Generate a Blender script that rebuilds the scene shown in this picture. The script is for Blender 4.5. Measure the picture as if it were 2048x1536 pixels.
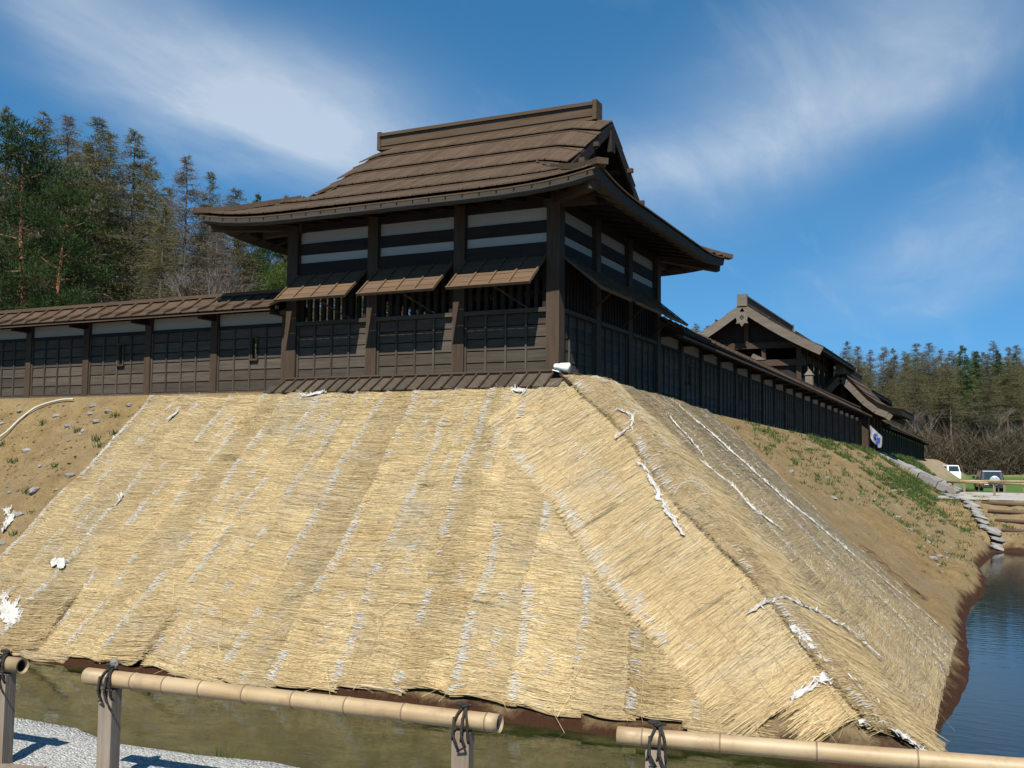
import bpy, math, random
import numpy as np
from mathutils import Matrix, Vector
rnd = random.Random(7)
rng = np.random.default_rng(7)
for o in list(bpy.data.objects):
    bpy.data.objects.remove(o)
scene = bpy.context.scene
col = scene.collection

# ------------------------------------------------------------------ camera
CAM = np.array([7.16182486, -16.64499517, -1.56003294])
RIGHT = np.array([0.90161846, 0.4324169, 0.00998922])
UP = np.array([0.0234531, -0.07193598, 0.99713348])
FWD = np.array([-0.43189595, 0.89879967, 0.07500032])
cd = bpy.data.cameras.new('camera')
cam = bpy.data.objects.new('camera', cd)
col.objects.link(cam)
cam.matrix_world = Matrix(((RIGHT[0], UP[0], -FWD[0], CAM[0]), (RIGHT[1], UP[1], -FWD[1], CAM[1]),
                           (RIGHT[2], UP[2], -FWD[2], CAM[2]), (0, 0, 0, 1)))
cd.sensor_fit = 'HORIZONTAL'
cd.sensor_width = 36.0
cd.lens = 2062.04 / 2048 * 36.0
cd.clip_end = 3000
cd.clip_start = 0.05
scene.camera = cam

# ------------------------------------------------------------------ sky and sun
SUN = np.array([0.20, -0.606, 0.77])
SUN = SUN / np.linalg.norm(SUN)
world = bpy.data.worlds.new('World')
scene.world = world
world.use_nodes = True
wt = world.node_tree
wt.nodes.clear()


class NT:
    """small helper round a node tree"""
    def __init__(self, tree):
        self.t = tree

    def n(self, typ, **kw):
        nd = self.t.nodes.new(typ)
        for k, v in kw.items():
            if k.startswith('i_'):
                key = k[2:]
                key = int(key) if key.isdigit() else key.replace('_', ' ')
                sock = nd.inputs[key]
                if hasattr(v, 'node'):
                    self.t.links.new(v, sock)
                else:
                    sock.default_value = v
            else:
                setattr(nd, k, v)
        return nd

    def math(self, op, a, b=0.0, c=0.0, clamp=False):
        nd = self.n('ShaderNodeMath', operation=op)
        nd.use_clamp = clamp
        for i, v in enumerate((a, b, c)):
            if hasattr(v, 'node'):
                self.t.links.new(v, nd.inputs[i])
            else:
                nd.inputs[i].default_value = v
        return nd.outputs[0]

    def ramp(self, fac, stops, interp='LINEAR'):
        nd = self.n('ShaderNodeValToRGB')
        nd.color_ramp.interpolation = interp
        els = nd.color_ramp.elements
        while len(els) < len(stops):
            els.new(0.5)
        for e, (p, c) in zip(els, stops):
            e.position = p
            e.color = (c[0], c[1], c[2], 1) if hasattr(c, '__len__') else (c, c, c, 1)
        self.t.links.new(fac, nd.inputs[0])
        return nd.outputs[0]

    def mix(self, fac, a, b, blend='MIX'):
        nd = self.n('ShaderNodeMix', data_type='RGBA', blend_type=blend)
        for s, v in ((nd.inputs[0], fac), (nd.inputs[6], a), (nd.inputs[7], b)):
            if hasattr(v, 'node'):
                self.t.links.new(v, s)
            else:
                s.default_value = (v[0], v[1], v[2], 1) if hasattr(v, '__len__') else v
        return nd.outputs[2]

    def noise(self, vec, scale=5.0, detail=4.0, rough=0.55, dist=0.0, lac=2.0):
        nd = self.n('ShaderNodeTexNoise')
        self.t.links.new(vec, nd.inputs['Vector'])
        nd.inputs['Scale'].default_value = scale
        nd.inputs['Detail'].default_value = detail
        nd.inputs['Roughness'].default_value = rough
        nd.inputs['Distortion'].default_value = dist
        nd.inputs['Lacunarity'].default_value = lac
        return nd.outputs['Fac']

    def mapping(self, vec, scale=(1, 1, 1), rot=(0, 0, 0), loc=(0, 0, 0)):
        nd = self.n('ShaderNodeMapping')
        self.t.links.new(vec, nd.inputs['Vector'])
        nd.inputs['Scale'].default_value = scale
        nd.inputs['Rotation'].default_value = rot
        nd.inputs['Location'].default_value = loc
        return nd.outputs[0]


w = NT(wt)
sky = w.n('ShaderNodeTexSky', sky_type='NISHITA')
sky.sun_disc = False
sky.sun_elevation = math.asin(SUN[2])
sky.sun_rotation = math.atan2(SUN[0], SUN[1])
sky.altitude = 1500
sky.air_density = 1.0
sky.dust_density = 0.0
sky.ozone_density = 2.2
tc = w.n('ShaderNodeTexCoord')
sep = w.n('ShaderNodeSeparateXYZ')
wt.links.new(tc.outputs['Generated'], sep.inputs[0])
zz = w.math('MAXIMUM', sep.outputs[2], 0.02)
az = w.math('MULTIPLY', w.math('ARCTAN2', sep.outputs[0], sep.outputs[1]), 57.2958)
el = w.math('MULTIPLY', w.math('ARCSINE', sep.outputs[2]), 57.2958)
den = w.math('ADD', zz, 0.12)
comb = w.n('ShaderNodeCombineXYZ')
wt.links.new(w.math('DIVIDE', sep.outputs[0], den), comb.inputs[0])
wt.links.new(w.math('DIVIDE', sep.outputs[1], den), comb.inputs[1])
plane_v = comb.outputs[0]
streak = w.noise(w.mapping(plane_v, scale=(1.25, 0.45, 1), rot=(0, 0, 0.95)), scale=2.6, detail=6, rough=0.6, dist=0.7)
wn = w.n('ShaderNodeTexNoise')
wt.links.new(plane_v, wn.inputs['Vector'])
wn.inputs['Scale'].default_value = 1.5
wn.inputs['Detail'].default_value = 4
wsep = w.n('ShaderNodeSeparateColor')
wt.links.new(wn.outputs['Color'], wsep.inputs[0])
wob = w.math('MULTIPLY_ADD', wsep.outputs[0], 6.4, -3.2)
wob2 = w.math('MULTIPLY_ADD', wsep.outputs[1], 4.0, -2.0)
azw = w.math('ADD', az, wob)
elw = w.math('ADD', el, wob2)


def cloud_bank(a0, e0, ra, re, tilt, amp, sharp=1.0):
    """soft cirrus bank round a compass direction (degrees)"""
    da = w.math('SUBTRACT', azw, a0)
    de = w.math('SUBTRACT', elw, e0)
    ct, st = math.cos(math.radians(tilt)), math.sin(math.radians(tilt))
    u = w.math('DIVIDE', w.math('ADD', w.math('MULTIPLY', da, ct), w.math('MULTIPLY', de, st)), ra)
    v = w.math('DIVIDE', w.math('SUBTRACT', w.math('MULTIPLY', de, ct), w.math('MULTIPLY', da, st)), re)
    # sharper lower edge than upper edge
    v = w.math('MULTIPLY', v, w.math('ADD', 1.0, w.math('MULTIPLY', w.math('LESS_THAN', v, 0.0), sharp)))
    d2 = w.math('ADD', w.math('MULTIPLY', u, u), w.math('MULTIPLY', v, v))
    f = w.math('POWER', 2.718, w.math('MULTIPLY', d2, -1.0))
    return w.math('MULTIPLY', f, amp)


banks = [cloud_bank(-38.5, 18.0, 9.0, 3.9, -12, 0.86, 0.8), cloud_bank(-50, 22.5, 6.0, 2.4, -32, 0.42, 0.2),
         cloud_bank(-8.0, 18.6, 10.0, 4.4, 20, 0.62, 0.6), cloud_bank(-17.5, 16.2, 5.5, 1.9, 12, 0.35, 0.8),
         cloud_bank(-1.5, 10.8, 6.5, 2.6, 16, 0.34, 0.3), 
         cloud_bank(60, 22, 22, 6, 10, 0.55, 0.4), cloud_bank(-110, 24, 25, 6, 12, 0.55, 0.4)]
bsum = banks[0]
for b in banks[1:]:
    bsum = w.math('ADD', bsum, b)
tex = w.math('ADD', -0.02, w.math('MULTIPLY', streak, 2.05))
fac = w.math('MULTIPLY', bsum, tex)
veil = w.math('MULTIPLY', w.math('SUBTRACT', streak, 0.56, clamp=True), 0.5, clamp=True)
fac = w.math('ADD', fac, veil)
fac = w.math('MULTIPLY', w.math('MINIMUM', fac, 0.9), 0.74)
fac = w.math('MULTIPLY', fac, w.math('GREATER_THAN', sep.outputs[2], 0.0))
svec = w.n('ShaderNodeCombineXYZ')
wt.links.new(sep.outputs[0], svec.inputs[0])
wt.links.new(sep.outputs[1], svec.inputs[1])
wt.links.new(w.math('ADD', w.math('MAXIMUM', sep.outputs[2], 0.0), 0.16), svec.inputs[2])
snorm = w.n('ShaderNodeVectorMath', operation='NORMALIZE')
wt.links.new(svec.outputs[0], snorm.inputs[0])
wt.links.new(snorm.outputs[0], sky.inputs['Vector'])
hs = w.n('ShaderNodeHueSaturation', i_Hue=0.489, i_Saturation=1.28, i_Value=1.46)
wt.links.new(sky.outputs[0], hs.inputs['Color'])
SKY_STR = 0.056
cl = (0.50 / SKY_STR, 0.535 / SKY_STR, 0.57 / SKY_STR)
skymix = w.mix(fac, hs.outputs[0], (cl[0] * 0.74, cl[1] * 0.77, cl[2] * 0.80))
bg = w.n('ShaderNodeBackground', i_Strength=SKY_STR)
wt.links.new(skymix, bg.inputs['Color'])
wo = w.n('ShaderNodeOutputWorld')
wt.links.new(bg.outputs[0], wo.inputs[0])

sl = bpy.data.lights.new('sun', 'SUN')
sl.energy = 5.0
sl.angle = math.radians(0.53)
sl.color = (1.0, 0.955, 0.88)
so = bpy.data.objects.new('sun', sl)
col.objects.link(so)
so.rotation_mode = 'QUATERNION'
so.rotation_quaternion = Vector(SUN).to_track_quat('Z', 'Y')
so.location = (20, -40, 40)
scene.view_settings.view_transform = 'Standard'
scene.view_settings.look = 'None'
scene.view_settings.exposure = 0.95
scene.view_settings.gamma = 1.0
scene.view_settings.use_curve_mapping = False
scene.render.engine = 'CYCLES'
scene.cycles.max_bounces = 6
scene.cycles.diffuse_bounces = 3
scene.cycles.glossy_bounces = 3
scene.cycles.transparent_max_bounces = 4
scene.cycles.use_denoising = True
world.cycles.sampling_method = 'MANUAL'
world.cycles.sample_map_resolution = 256
scene.render.resolution_x = 1024
scene.render.resolution_y = 768


# ------------------------------------------------------------------ materials
def new_mat(name):
    m = bpy.data.materials.new(name)
    m.use_nodes = True
    t = m.node_tree
    t.nodes.clear()
    n = NT(t)
    out = n.n('ShaderNodeOutputMaterial')
    p = n.n('ShaderNodeBsdfPrincipled')
    t.links.new(p.outputs[0], out.inputs[0])
    return m, n, p


def setc(n, p, c):
    if hasattr(c, 'node'):
        n.t.links.new(c, p.inputs['Base Color'])
    else:
        p.inputs['Base Color'].default_value = (c[0], c[1], c[2], 1)


def bump(n, p, h, strength=0.3, dist=0.02):
    b = n.n('ShaderNodeBump', i_Strength=strength, i_Distance=dist)
    n.t.links.new(h, b.inputs['Height'])
    n.t.links.new(b.outputs[0], p.inputs['Normal'])


KW = 0.60


def wood(name, base, dark, axis, rough=0.72, var=0.35, scale=1.0, grey=None):
    """weathered sawn timber, grain along the world axis 0/1/2"""
    base, dark = [v * KW for v in base], [v * KW for v in dark]
    grey = [v * KW for v in grey] if grey else None
    m, n, p = new_mat(name)
    g = n.n('ShaderNodeNewGeometry')
    oi = n.n('ShaderNodeObjectInfo')
    sc = [38 * scale] * 3
    sc[axis] = 1.6 * scale
    off = n.n('ShaderNodeVectorMath', operation='ADD')
    n.t.links.new(g.outputs['Position'], off.inputs[0])
    cmb = n.n('ShaderNodeCombineXYZ')
    r17 = n.math('MULTIPLY', oi.outputs['Random'], 17.0)
    for i in range(3):
        n.t.links.new(r17, cmb.inputs[i])
    n.t.links.new(cmb.outputs[0], off.inputs[1])
    v = off.outputs[0]
    grain = n.noise(n.mapping(v, scale=sc), scale=1.0, detail=5, rough=0.6, dist=0.6)
    blot = n.noise(v, scale=2.3, detail=4, rough=0.6)
    sc2 = [9 * scale] * 3
    sc2[axis] = 0.7
    band = n.noise(n.mapping(v, scale=sc2), scale=1.0, detail=3, rough=0.5, dist=0.4)
    c = n.ramp(grain, [(0.28, dark), (0.62, base)])
    c = n.mix(n.math('MULTIPLY', n.ramp(blot, [(0.35, 0.0), (0.75, 1.0)]), 0.55), c,
              grey if grey else [base[0] * 0.85 + 0.005, base[1] * 0.9 + 0.006, base[2] * 1.0 + 0.006])
    val = n.math('ADD', n.math('MULTIPLY', n.math('SUBTRACT', oi.outputs['Random'], 0.5), var),
                 n.math('ADD', 0.72, n.math('MULTIPLY', band, 0.55)))
    h = n.n('ShaderNodeHueSaturation')
    n.t.links.new(c, h.inputs['Color'])
    n.t.links.new(val, h.inputs['Value'])
    setc(n, p, h.outputs[0])
    p.inputs['Roughness'].default_value = rough
    p.inputs['Specular IOR Level'].default_value = 0.12
    bump(n, p, grain, 0.45, 0.006)
    return m


KP = 0.78


def plain(name, c, rough=0.6, var=0.12, nscale=6.0, namp=0.25, metallic=0.0, bmp=0.0, spec=0.4):
    m, n, p = new_mat(name)
    g = n.n('ShaderNodeNewGeometry')
    oi = n.n('ShaderNodeObjectInfo')
    ns = n.noise(g.outputs['Position'], scale=nscale, detail=5, rough=0.6)
    val = n.math('ADD', n.math('MULTIPLY', n.math('SUBTRACT', ns, 0.5), namp * 2),
                 n.math('ADD', 1.0, n.math('MULTIPLY', n.math('SUBTRACT', oi.outputs['Random'], 0.5), var)))
    h = n.n('ShaderNodeHueSaturation', i_Color=(c[0] * KP, c[1] * KP, c[2] * KP, 1))
    n.t.links.new(val, h.inputs['Value'])
    setc(n, p, h.outputs[0])
    p.inputs['Roughness'].default_value = rough
    p.inputs['Metallic'].default_value = metallic
    p.inputs['Specular IOR Level'].default_value = spec
    if bmp:
        bump(n, p, ns, bmp, 0.02)
    return m


M = {}
WB, WD = (0.100, 0.080, 0.058), (0.048, 0.037, 0.026)
for ax, nm in enumerate('xyz'):
    M['wall_' + nm] = wood('weathered_wall_timber_' + nm, WB, WD, ax, var=0.5, grey=(0.092, 0.083, 0.068))
    M['post_' + nm] = wood('dark_brown_timber_' + nm, (0.086, 0.055, 0.034), (0.046, 0.029, 0.018), ax, var=0.25, grey=(0.080, 0.062, 0.046))
    M['beam_' + nm] = wood('blackened_timber_' + nm, (0.034, 0.025, 0.019), (0.018, 0.013, 0.010), ax, var=0.25)
M['roof_y'] = wood('roof_board_timber', (0.110, 0.071, 0.042), (0.068, 0.044, 0.026), 1, var=0.26, grey=(0.102, 0.076, 0.053))
M['roof_x'] = wood('roof_board_timber_x', (0.110, 0.071, 0.042), (0.068, 0.044, 0.026), 0, var=0.26, grey=(0.102, 0.076, 0.053))
M['awning'] = wood('awning_board_timber', (0.172, 0.108, 0.062), (0.102, 0.064, 0.037), 0, var=0.2, grey=(0.155, 0.108, 0.070))
M['pale_y'] = wood('pale_weathered_timber', (0.20, 0.165, 0.125), (0.13, 0.105, 0.078), 0, var=0.15, grey=(0.19, 0.17, 0.145))
M['fascia'] = wood('layered_eave_edge', (0.095, 0.080, 0.064), (0.045, 0.037, 0.030), 0, rough=0.85, scale=1.4, var=0.1)
M['plaster'] = plain('white_plaster', (0.36, 0.34, 0.305), 0.85, 0.05, 3.0, 0.05)
M['fence_post'] = wood('grey_fence_post_timber', (0.30, 0.235, 0.17), (0.16, 0.115, 0.08), 2, scale=1.6, var=0.2, grey=(0.31, 0.28, 0.25))
M['log'] = plain('terrace_log', (0.10, 0.06, 0.04), 0.8, 0.2, 9, 0.3, bmp=0.3)
M['white_metal'] = plain('white_enamel', (0.80, 0.80, 0.78), 0.35, 0, 5, 0.04)
M['lens'] = plain('lamp_glass', (0.22, 0.24, 0.26), 0.12, 0, 5, 0.05, spec=0.6)
M['cloth'] = plain('white_geotextile', (0.45, 0.435, 0.40), 0.9, 0.08, 14, 0.07, bmp=0.5)
M['curtain'] = plain('off_white_curtain', (0.26, 0.27, 0.29), 0.9, 0, 8, 0.1)
M['thread'] = plain('straw_thread', (0.33, 0.265, 0.15), 0.8, 0.2, 9, 0.4)
M['rope'] = plain('black_palm_rope', (0.022, 0.018, 0.015), 0.9, 0.2, 60, 0.5, bmp=0.8)
M['hose'] = plain('grey_hose', (0.42, 0.40, 0.34), 0.55, 0, 8, 0.15)
M['rock'] = plain('field_stone', (0.20, 0.185, 0.165), 0.9, 0.5, 7, 0.35, bmp=0.6)
M['stone'] = plain('cut_granite', (0.215, 0.205, 0.19), 0.9, 0.35, 5, 0.3, bmp=0.5)
M['concrete'] = plain('pale_path_surface', (0.34, 0.32, 0.28), 0.9, 0.1, 1.5, 0.12, bmp=0.3)


def bark(name, a, b):
    m, n, p = new_mat(name)
    g = n.n('ShaderNodeNewGeometry')
    v = n.mapping(g.outputs['Position'], scale=(5, 5, 1.1))
    f = n.noise(v, scale=2.2, detail=5, rough=0.65)
    setc(n, p, n.ramp(f, [(0.3, a), (0.7, b)]))
    p.inputs['Roughness'].default_value = 0.9
    p.inputs['Specular IOR Level'].default_value = 0.1
    bump(n, p, f, 0.6, 0.03)
    return m


M['bark_larch'] = bark('larch_bark', (0.05, 0.042, 0.036), (0.15, 0.13, 0.115))
M['bark_pine'] = bark('red_pine_bark', (0.10, 0.045, 0.025), (0.27, 0.13, 0.075))
M['bark_pale'] = bark('pale_birch_bark', (0.08, 0.07, 0.06), (0.21, 0.19, 0.165))


def leafmat(name, ca, cb, trans=0.25):
    m, n, p = new_mat(name)
    at = n.n('ShaderNodeAttribute', attribute_name='tone')
    oi = n.n('ShaderNodeObjectInfo')
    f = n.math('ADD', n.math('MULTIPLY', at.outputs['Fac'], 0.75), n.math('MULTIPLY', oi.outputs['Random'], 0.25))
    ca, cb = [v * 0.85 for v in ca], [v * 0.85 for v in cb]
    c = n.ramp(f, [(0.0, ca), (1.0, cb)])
    setc(n, p, c)
    p.inputs['Roughness'].default_value = 0.75
    p.inputs['Specular IOR Level'].default_value = 0.15
    tr = n.n('ShaderNodeBsdfTranslucent')
    n.t.links.new(c, tr.inputs[0])
    ms = n.n('ShaderNodeMixShader')
    ms.inputs[0].default_value = trans
    n.t.links.new(p.outputs[0], ms.inputs[1])
    n.t.links.new(tr.outputs[0], ms.inputs[2])
    out = [x for x in n.t.nodes if x.type == 'OUTPUT_MATERIAL'][0]
    n.t.links.new(ms.outputs[0], out.inputs[0])
    return m


M['larch_leaf'] = leafmat('larch_needles', (0.075, 0.062, 0.028), (0.150, 0.142, 0.050), 0.35)
M['larch_twig'] = leafmat('bare_larch_twigs', (0.085, 0.066, 0.048), (0.165, 0.132, 0.092), 0.2)
M['grey_twig'] = leafmat('bare_grey_twigs', (0.07, 0.058, 0.050), (0.14, 0.12, 0.105), 0.05)
M['pine_leaf'] = leafmat('pine_needles', (0.010, 0.023, 0.007), (0.034, 0.062, 0.015))
M['fir_leaf'] = leafmat('fir_needles', (0.018, 0.042, 0.018), (0.055, 0.105, 0.034))
M['bright_leaf'] = leafmat('young_leaves', (0.036, 0.062, 0.012), (0.085, 0.12, 0.024), 0.3)
M['grass_leaf'] = leafmat('grass_blades', (0.035, 0.060, 0.014), (0.085, 0.135, 0.032), 0.3)
M['brush'] = leafmat('dry_brush', (0.040, 0.033, 0.022), (0.105, 0.085, 0.055), 0.05)


def straw_mat():
    m, n, p = new_mat('straw')
    at = n.n('ShaderNodeAttribute', attribute_name='col')
    g = n.n('ShaderNodeNewGeometry')
    ns = n.noise(g.outputs['Position'], scale=30, detail=3)
    h = n.n('ShaderNodeHueSaturation')
    n.t.links.new(at.outputs['Color'], h.inputs['Color'])
    n.t.links.new(n.math('ADD', 0.75, n.math('MULTIPLY', ns, 0.5)), h.inputs['Value'])
    setc(n, p, h.outputs[0])
    p.inputs['Roughness'].default_value = 0.6
    p.inputs['Specular IOR Level'].default_value = 0.25
    return m


M['straw'] = straw_mat()


def mat_base():
    m, n, p = new_mat('matted_straw_sheet')
    uv = n.n('ShaderNodeUVMap')
    v = n.mapping(uv.outputs[0], scale=(2.2, 90, 1))
    f = n.noise(v, scale=1.0, detail=4, rough=0.65)
    g = n.n('ShaderNodeNewGeometry')
    b = n.noise(g.outputs['Position'], scale=1.6, detail=4, rough=0.6)
    c = n.ramp(f, [(0.25, (0.10, 0.072, 0.036)), (0.45, (0.21, 0.152, 0.075)), (0.7, (0.30, 0.225, 0.12))])
    c = n.mix(n.math('MULTIPLY', n.ramp(b, [(0.4, 0.0), (0.7, 1.0)]), 0.4), c, (0.19, 0.13, 0.062))
    setc(n, p, c)
    p.inputs['Roughness'].default_value = 0.85
    bump(n, p, f, 0.7, 0.012)
    return m


M['matbase'] = mat_base()


def earth_mat():
    m, n, p = new_mat('bare_earth')
    g = n.n('ShaderNodeNewGeometry')
    P = g.outputs['Position']
    big = n.noise(P, scale=0.35, detail=5, rough=0.6, dist=0.3)
    mid = n.noise(P, scale=2.2, detail=6, rough=0.65)
    fine = n.noise(P, scale=22, detail=5, rough=0.7)
    c = n.ramp(mid, [(0.25, (0.145, 0.098, 0.044)), (0.5, (0.228, 0.160, 0.070)), (0.75, (0.305, 0.223, 0.106))])
    c = n.mix(n.ramp(fine, [(0.35, 0.55), (0.6, 0.0)]), c, (0.115, 0.077, 0.043))
    c = n.mix(n.ramp(big, [(0.45, 0.0), (0.7, 0.5)]), c, (0.20, 0.158, 0.105))
    sp = n.n('ShaderNodeSeparateXYZ')
    n.t.links.new(P, sp.inputs[0])
    # wet red-brown mud just above the water line
    zz = n.math('ADD', sp.outputs[2], n.math('MULTIPLY', n.math('SUBTRACT', mid, 0.5), 0.55))
    wet = n.n('ShaderNodeMapRange', clamp=True)
    n.t.links.new(zz, wet.inputs[0])
    wet.inputs[1].default_value = -4.46
    wet.inputs[2].default_value = -4.28
    wet.inputs[3].default_value = 1.0
    wet.inputs[4].default_value = 0.0
    c = n.mix(wet.outputs[0], c, (0.045, 0.020, 0.010))
    # turf beyond the causeway
    tf = n.n('ShaderNodeMapRange', clamp=True)
    n.t.links.new(n.math('ADD', sp.outputs[1], n.math('MULTIPLY', n.math('SUBTRACT', mid, 0.5), 9.0)), tf.inputs[0])
    tf.inputs[1].default_value = 46.5
    tf.inputs[2].default_value = 49.5
    inx = n.math('GREATER_THAN', sp.outputs[0], 0.3)
    c = n.mix(n.math('MULTIPLY', tf.outputs[0], inx), c, n.ramp(fine, [(0.3, (0.035, 0.050, 0.014)), (0.7, (0.085, 0.088, 0.032))]))
    setc(n, p, c)
    p.inputs['Roughness'].default_value = 0.95
    p.inputs['Specular IOR Level'].default_value = 0.1
    bump(n, p, n.math('ADD', mid, n.math('MULTIPLY', fine, 0.9)), 1.0, 0.09)
    return m


M['earth'] = earth_mat()


def ground_mat():
    m, n, p = new_mat('meadow_ground')
    g = n.n('ShaderNodeNewGeometry')
    P = g.outputs['Position']
    f = n.noise(P, scale=0.06, detail=4)
    h = n.noise(P, scale=1.4, detail=6, rough=0.7)
    c = n.ramp(h, [(0.3, (0.030, 0.072, 0.013)), (0.7, (0.062, 0.120, 0.025))])
    c = n.mix(n.math('MULTIPLY', n.ramp(f, [(0.45, 0.0), (0.7, 1.0)]), 0.4), c, (0.075, 0.10, 0.03))
    sp = n.n('ShaderNodeSeparateXYZ')
    n.t.links.new(P, sp.inputs[0])
    # leaf litter under the wood, trodden earth inside the walls
    edge = n.math('ADD', sp.outputs[1], n.math('MULTIPLY', n.math('SUBTRACT', f, 0.5), 20.0))
    wd = n.n('ShaderNodeMapRange', clamp=True)
    n.t.links.new(edge, wd.inputs[0])
    wd.inputs[1].default_value = 111
    wd.inputs[2].default_value = 114
    litter = n.ramp(h, [(0.3, (0.11, 0.085, 0.045)), (0.7, (0.22, 0.18, 0.10))])
    c = n.mix(wd.outputs[0], c, litter)
    yard = n.n('ShaderNodeMapRange', clamp=True)
    n.t.links.new(sp.outputs[0], yard.inputs[0])
    yard.inputs[1].default_value = 3.5
    yard.inputs[2].default_value = 1.5
    c = n.mix(yard.outputs[0], c, n.ramp(h, [(0.3, (0.13, 0.10, 0.06)), (0.7, (0.24, 0.19, 0.12))]))
    setc(n, p, c)
    p.inputs['Roughness'].default_value = 0.95
    p.inputs['Specular IOR Level'].default_value = 0.1
    bump(n, p, h, 0.7, 0.08)
    return m


M['ground'] = ground_mat()


def gravel_mat():
    m, n, p = new_mat('pale_gravel')
    g = n.n('ShaderNodeNewGeometry')
    P = g.outputs['Position']
    vo = n.n('ShaderNodeTexVoronoi', i_Scale=75.0)
    n.t.links.new(P, vo.inputs['Vector'])
    sepc = n.n('ShaderNodeSeparateColor')
    n.t.links.new(vo.outputs['Color'], sepc.inputs[0])
    c = n.ramp(sepc.outputs[0], [(0.0, (0.22, 0.215, 0.195)), (0.5, (0.36, 0.355, 0.325)), (1.0, (0.47, 0.465, 0.43))])
    e = n.ramp(vo.outputs['Distance'], [(0.35, 1.0), (0.8, 0.6)])
    c = n.mix(1.0, c, e, 'MULTIPLY')
    setc(n, p, c)
    p.inputs['Roughness'].default_value = 0.9
    bump(n, p, n.math('SUBTRACT', 1.0, vo.outputs['Distance']), 0.9, 0.02)
    return m


M['gravel'] = gravel_mat()


def water_mat():
    m, n, p = new_mat('moat_water')
    g = n.n('ShaderNodeNewGeometry')
    P = g.outputs['Position']
    f = n.noise(P, scale=2.4, detail=6, rough=0.7)
    c = n.ramp(f, [(0.3, (0.006, 0.009, 0.003)), (0.5, (0.014, 0.018, 0.005)), (0.68, (0.034, 0.036, 0.012))])
    # the bed shows through where the moat is narrow and shallow in front, even dark blue on the other side
    sp = n.n('ShaderNodeSeparateXYZ')
    n.t.links.new(P, sp.inputs[0])
    dp = n.n('ShaderNodeMapRange', clamp=True)
    n.t.links.new(sp.outputs[0], dp.inputs[0])
    dp.inputs[1].default_value = 5.4
    dp.inputs[2].default_value = 7.2
    c = n.mix(dp.outputs[0], c, (0.006, 0.010, 0.014))
    setc(n, p, c)
    p.inputs['Roughness'].default_value = 0.04
    p.inputs['IOR'].default_value = 1.333
    p.inputs['Specular IOR Level'].default_value = 0.42
    r = n.noise(n.mapping(P, scale=(1.0, 2.6, 1.0)), scale=2.6, detail=3, rough=0.5)
    bump(n, p, r, 0.07, 0.05)
    return m


M['water'] = water_mat()


def bamboo_mat():
    m, n, p = new_mat('dry_bamboo')
    tcn = n.n('ShaderNodeTexCoord')
    P = tcn.outputs['Object']
    v = n.mapping(P, scale=(1.2, 24, 24))
    f = n.noise(v, scale=1.0, detail=4, rough=0.6)
    b = n.noise(P, scale=2.5, detail=4)
    c = n.ramp(f, [(0.3, (0.175, 0.118, 0.058)), (0.7, (0.29, 0.208, 0.112))])
    c = n.mix(n.math('MULTIPLY', n.ramp(b, [(0.42, 0.0), (0.72, 1.0)]), 0.55), c, (0.33, 0.265, 0.165))
    c = n.mix(n.ramp(n.noise(P, scale=9, detail=5, rough=0.7), [(0.52, 0.0), (0.74, 0.6)]), c, (0.12, 0.078, 0.04))
    setc(n, p, c)
    p.inputs['Roughness'].default_value = 0.55
    p.inputs['Specular IOR Level'].default_value = 0.4
    return m


M['bamboo'] = bamboo_mat()
M['bamboo_node'] = plain('bamboo_node_ring', (0.15, 0.10, 0.055), 0.6, 0.1, 20, 0.2)
M['bamboo_hole'] = plain('bamboo_hollow', (0.055, 0.035, 0.02), 0.9, 0.1, 20, 0.2)
M['car_paint'] = plain('dark_navy_car_paint', (0.012, 0.014, 0.028), 0.25, 0, 4, 0.03, spec=0.6)
M['white_paint'] = plain('white_car_paint', (0.75, 0.76, 0.76), 0.3, 0, 4, 0.03)
M['rubber'] = plain('tyre_rubber', (0.02, 0.02, 0.02), 0.85, 0, 8, 0.1)
M['silver'] = plain('silver_cover', (0.34, 0.36, 0.40), 0.35, 0, 4, 0.03, spec=0.6)
M['glass'] = plain('car_glass', (0.02, 0.035, 0.035), 0.08, 0, 4, 0.03, spec=0.7)
M['red_lens'] = plain('red_tail_lamp', (0.35, 0.015, 0.012), 0.3, 0, 4, 0.03)
M['blue_print'] = plain('blue_crest_print', (0.02, 0.05, 0.30), 0.9, 0, 4, 0.05)


# ------------------------------------------------------------------ object helpers
def link(o):
    col.objects.link(o)
    return o


def tag(o, label=None, cat=None, group=None, kind=None):
    if label:
        o['label'] = label
    if cat:
        o['category'] = cat
    if group:
        o['group'] = group
    if kind:
        o['kind'] = kind
    return o


def empty(name, loc=(0, 0, 0), label=None, cat=None, group=None):
    o = bpy.data.objects.new(name, None)
    o.empty_display_size = 0.2
    o.location = loc
    link(o)
    WM[o.name] = Matrix.Translation(loc)
    return tag(o, label, cat, group)


def mesh_of(name, V, F, mat=None, smooth=False):
    me = bpy.data.meshes.new(name)
    me.from_pydata([tuple(map(float, v)) for v in V], [], [tuple(f) for f in F])
    if mat is not None:
        me.materials.append(mat)
    if smooth:
        me.polygons.foreach_set('use_smooth', [True] * len(me.polygons))
    me.update()
    return me


WM = {}


def obj(name, me, parent=None, mw=None):
    """mw is the placement in the world; parts keep it under their parent"""
    o = bpy.data.objects.new(name, me)
    link(o)
    mw = mw if mw is not None else Matrix.Identity(4)
    if parent is not None:
        o.parent = parent
        o.matrix_parent_inverse = WM[parent.name].inverted()
    o.matrix_basis = mw
    WM[o.name] = mw
    return o


def mobj(name, V, F, mat, parent=None, smooth=False):
    return obj(name, mesh_of(name, V, F, mat, smooth), parent)


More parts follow.
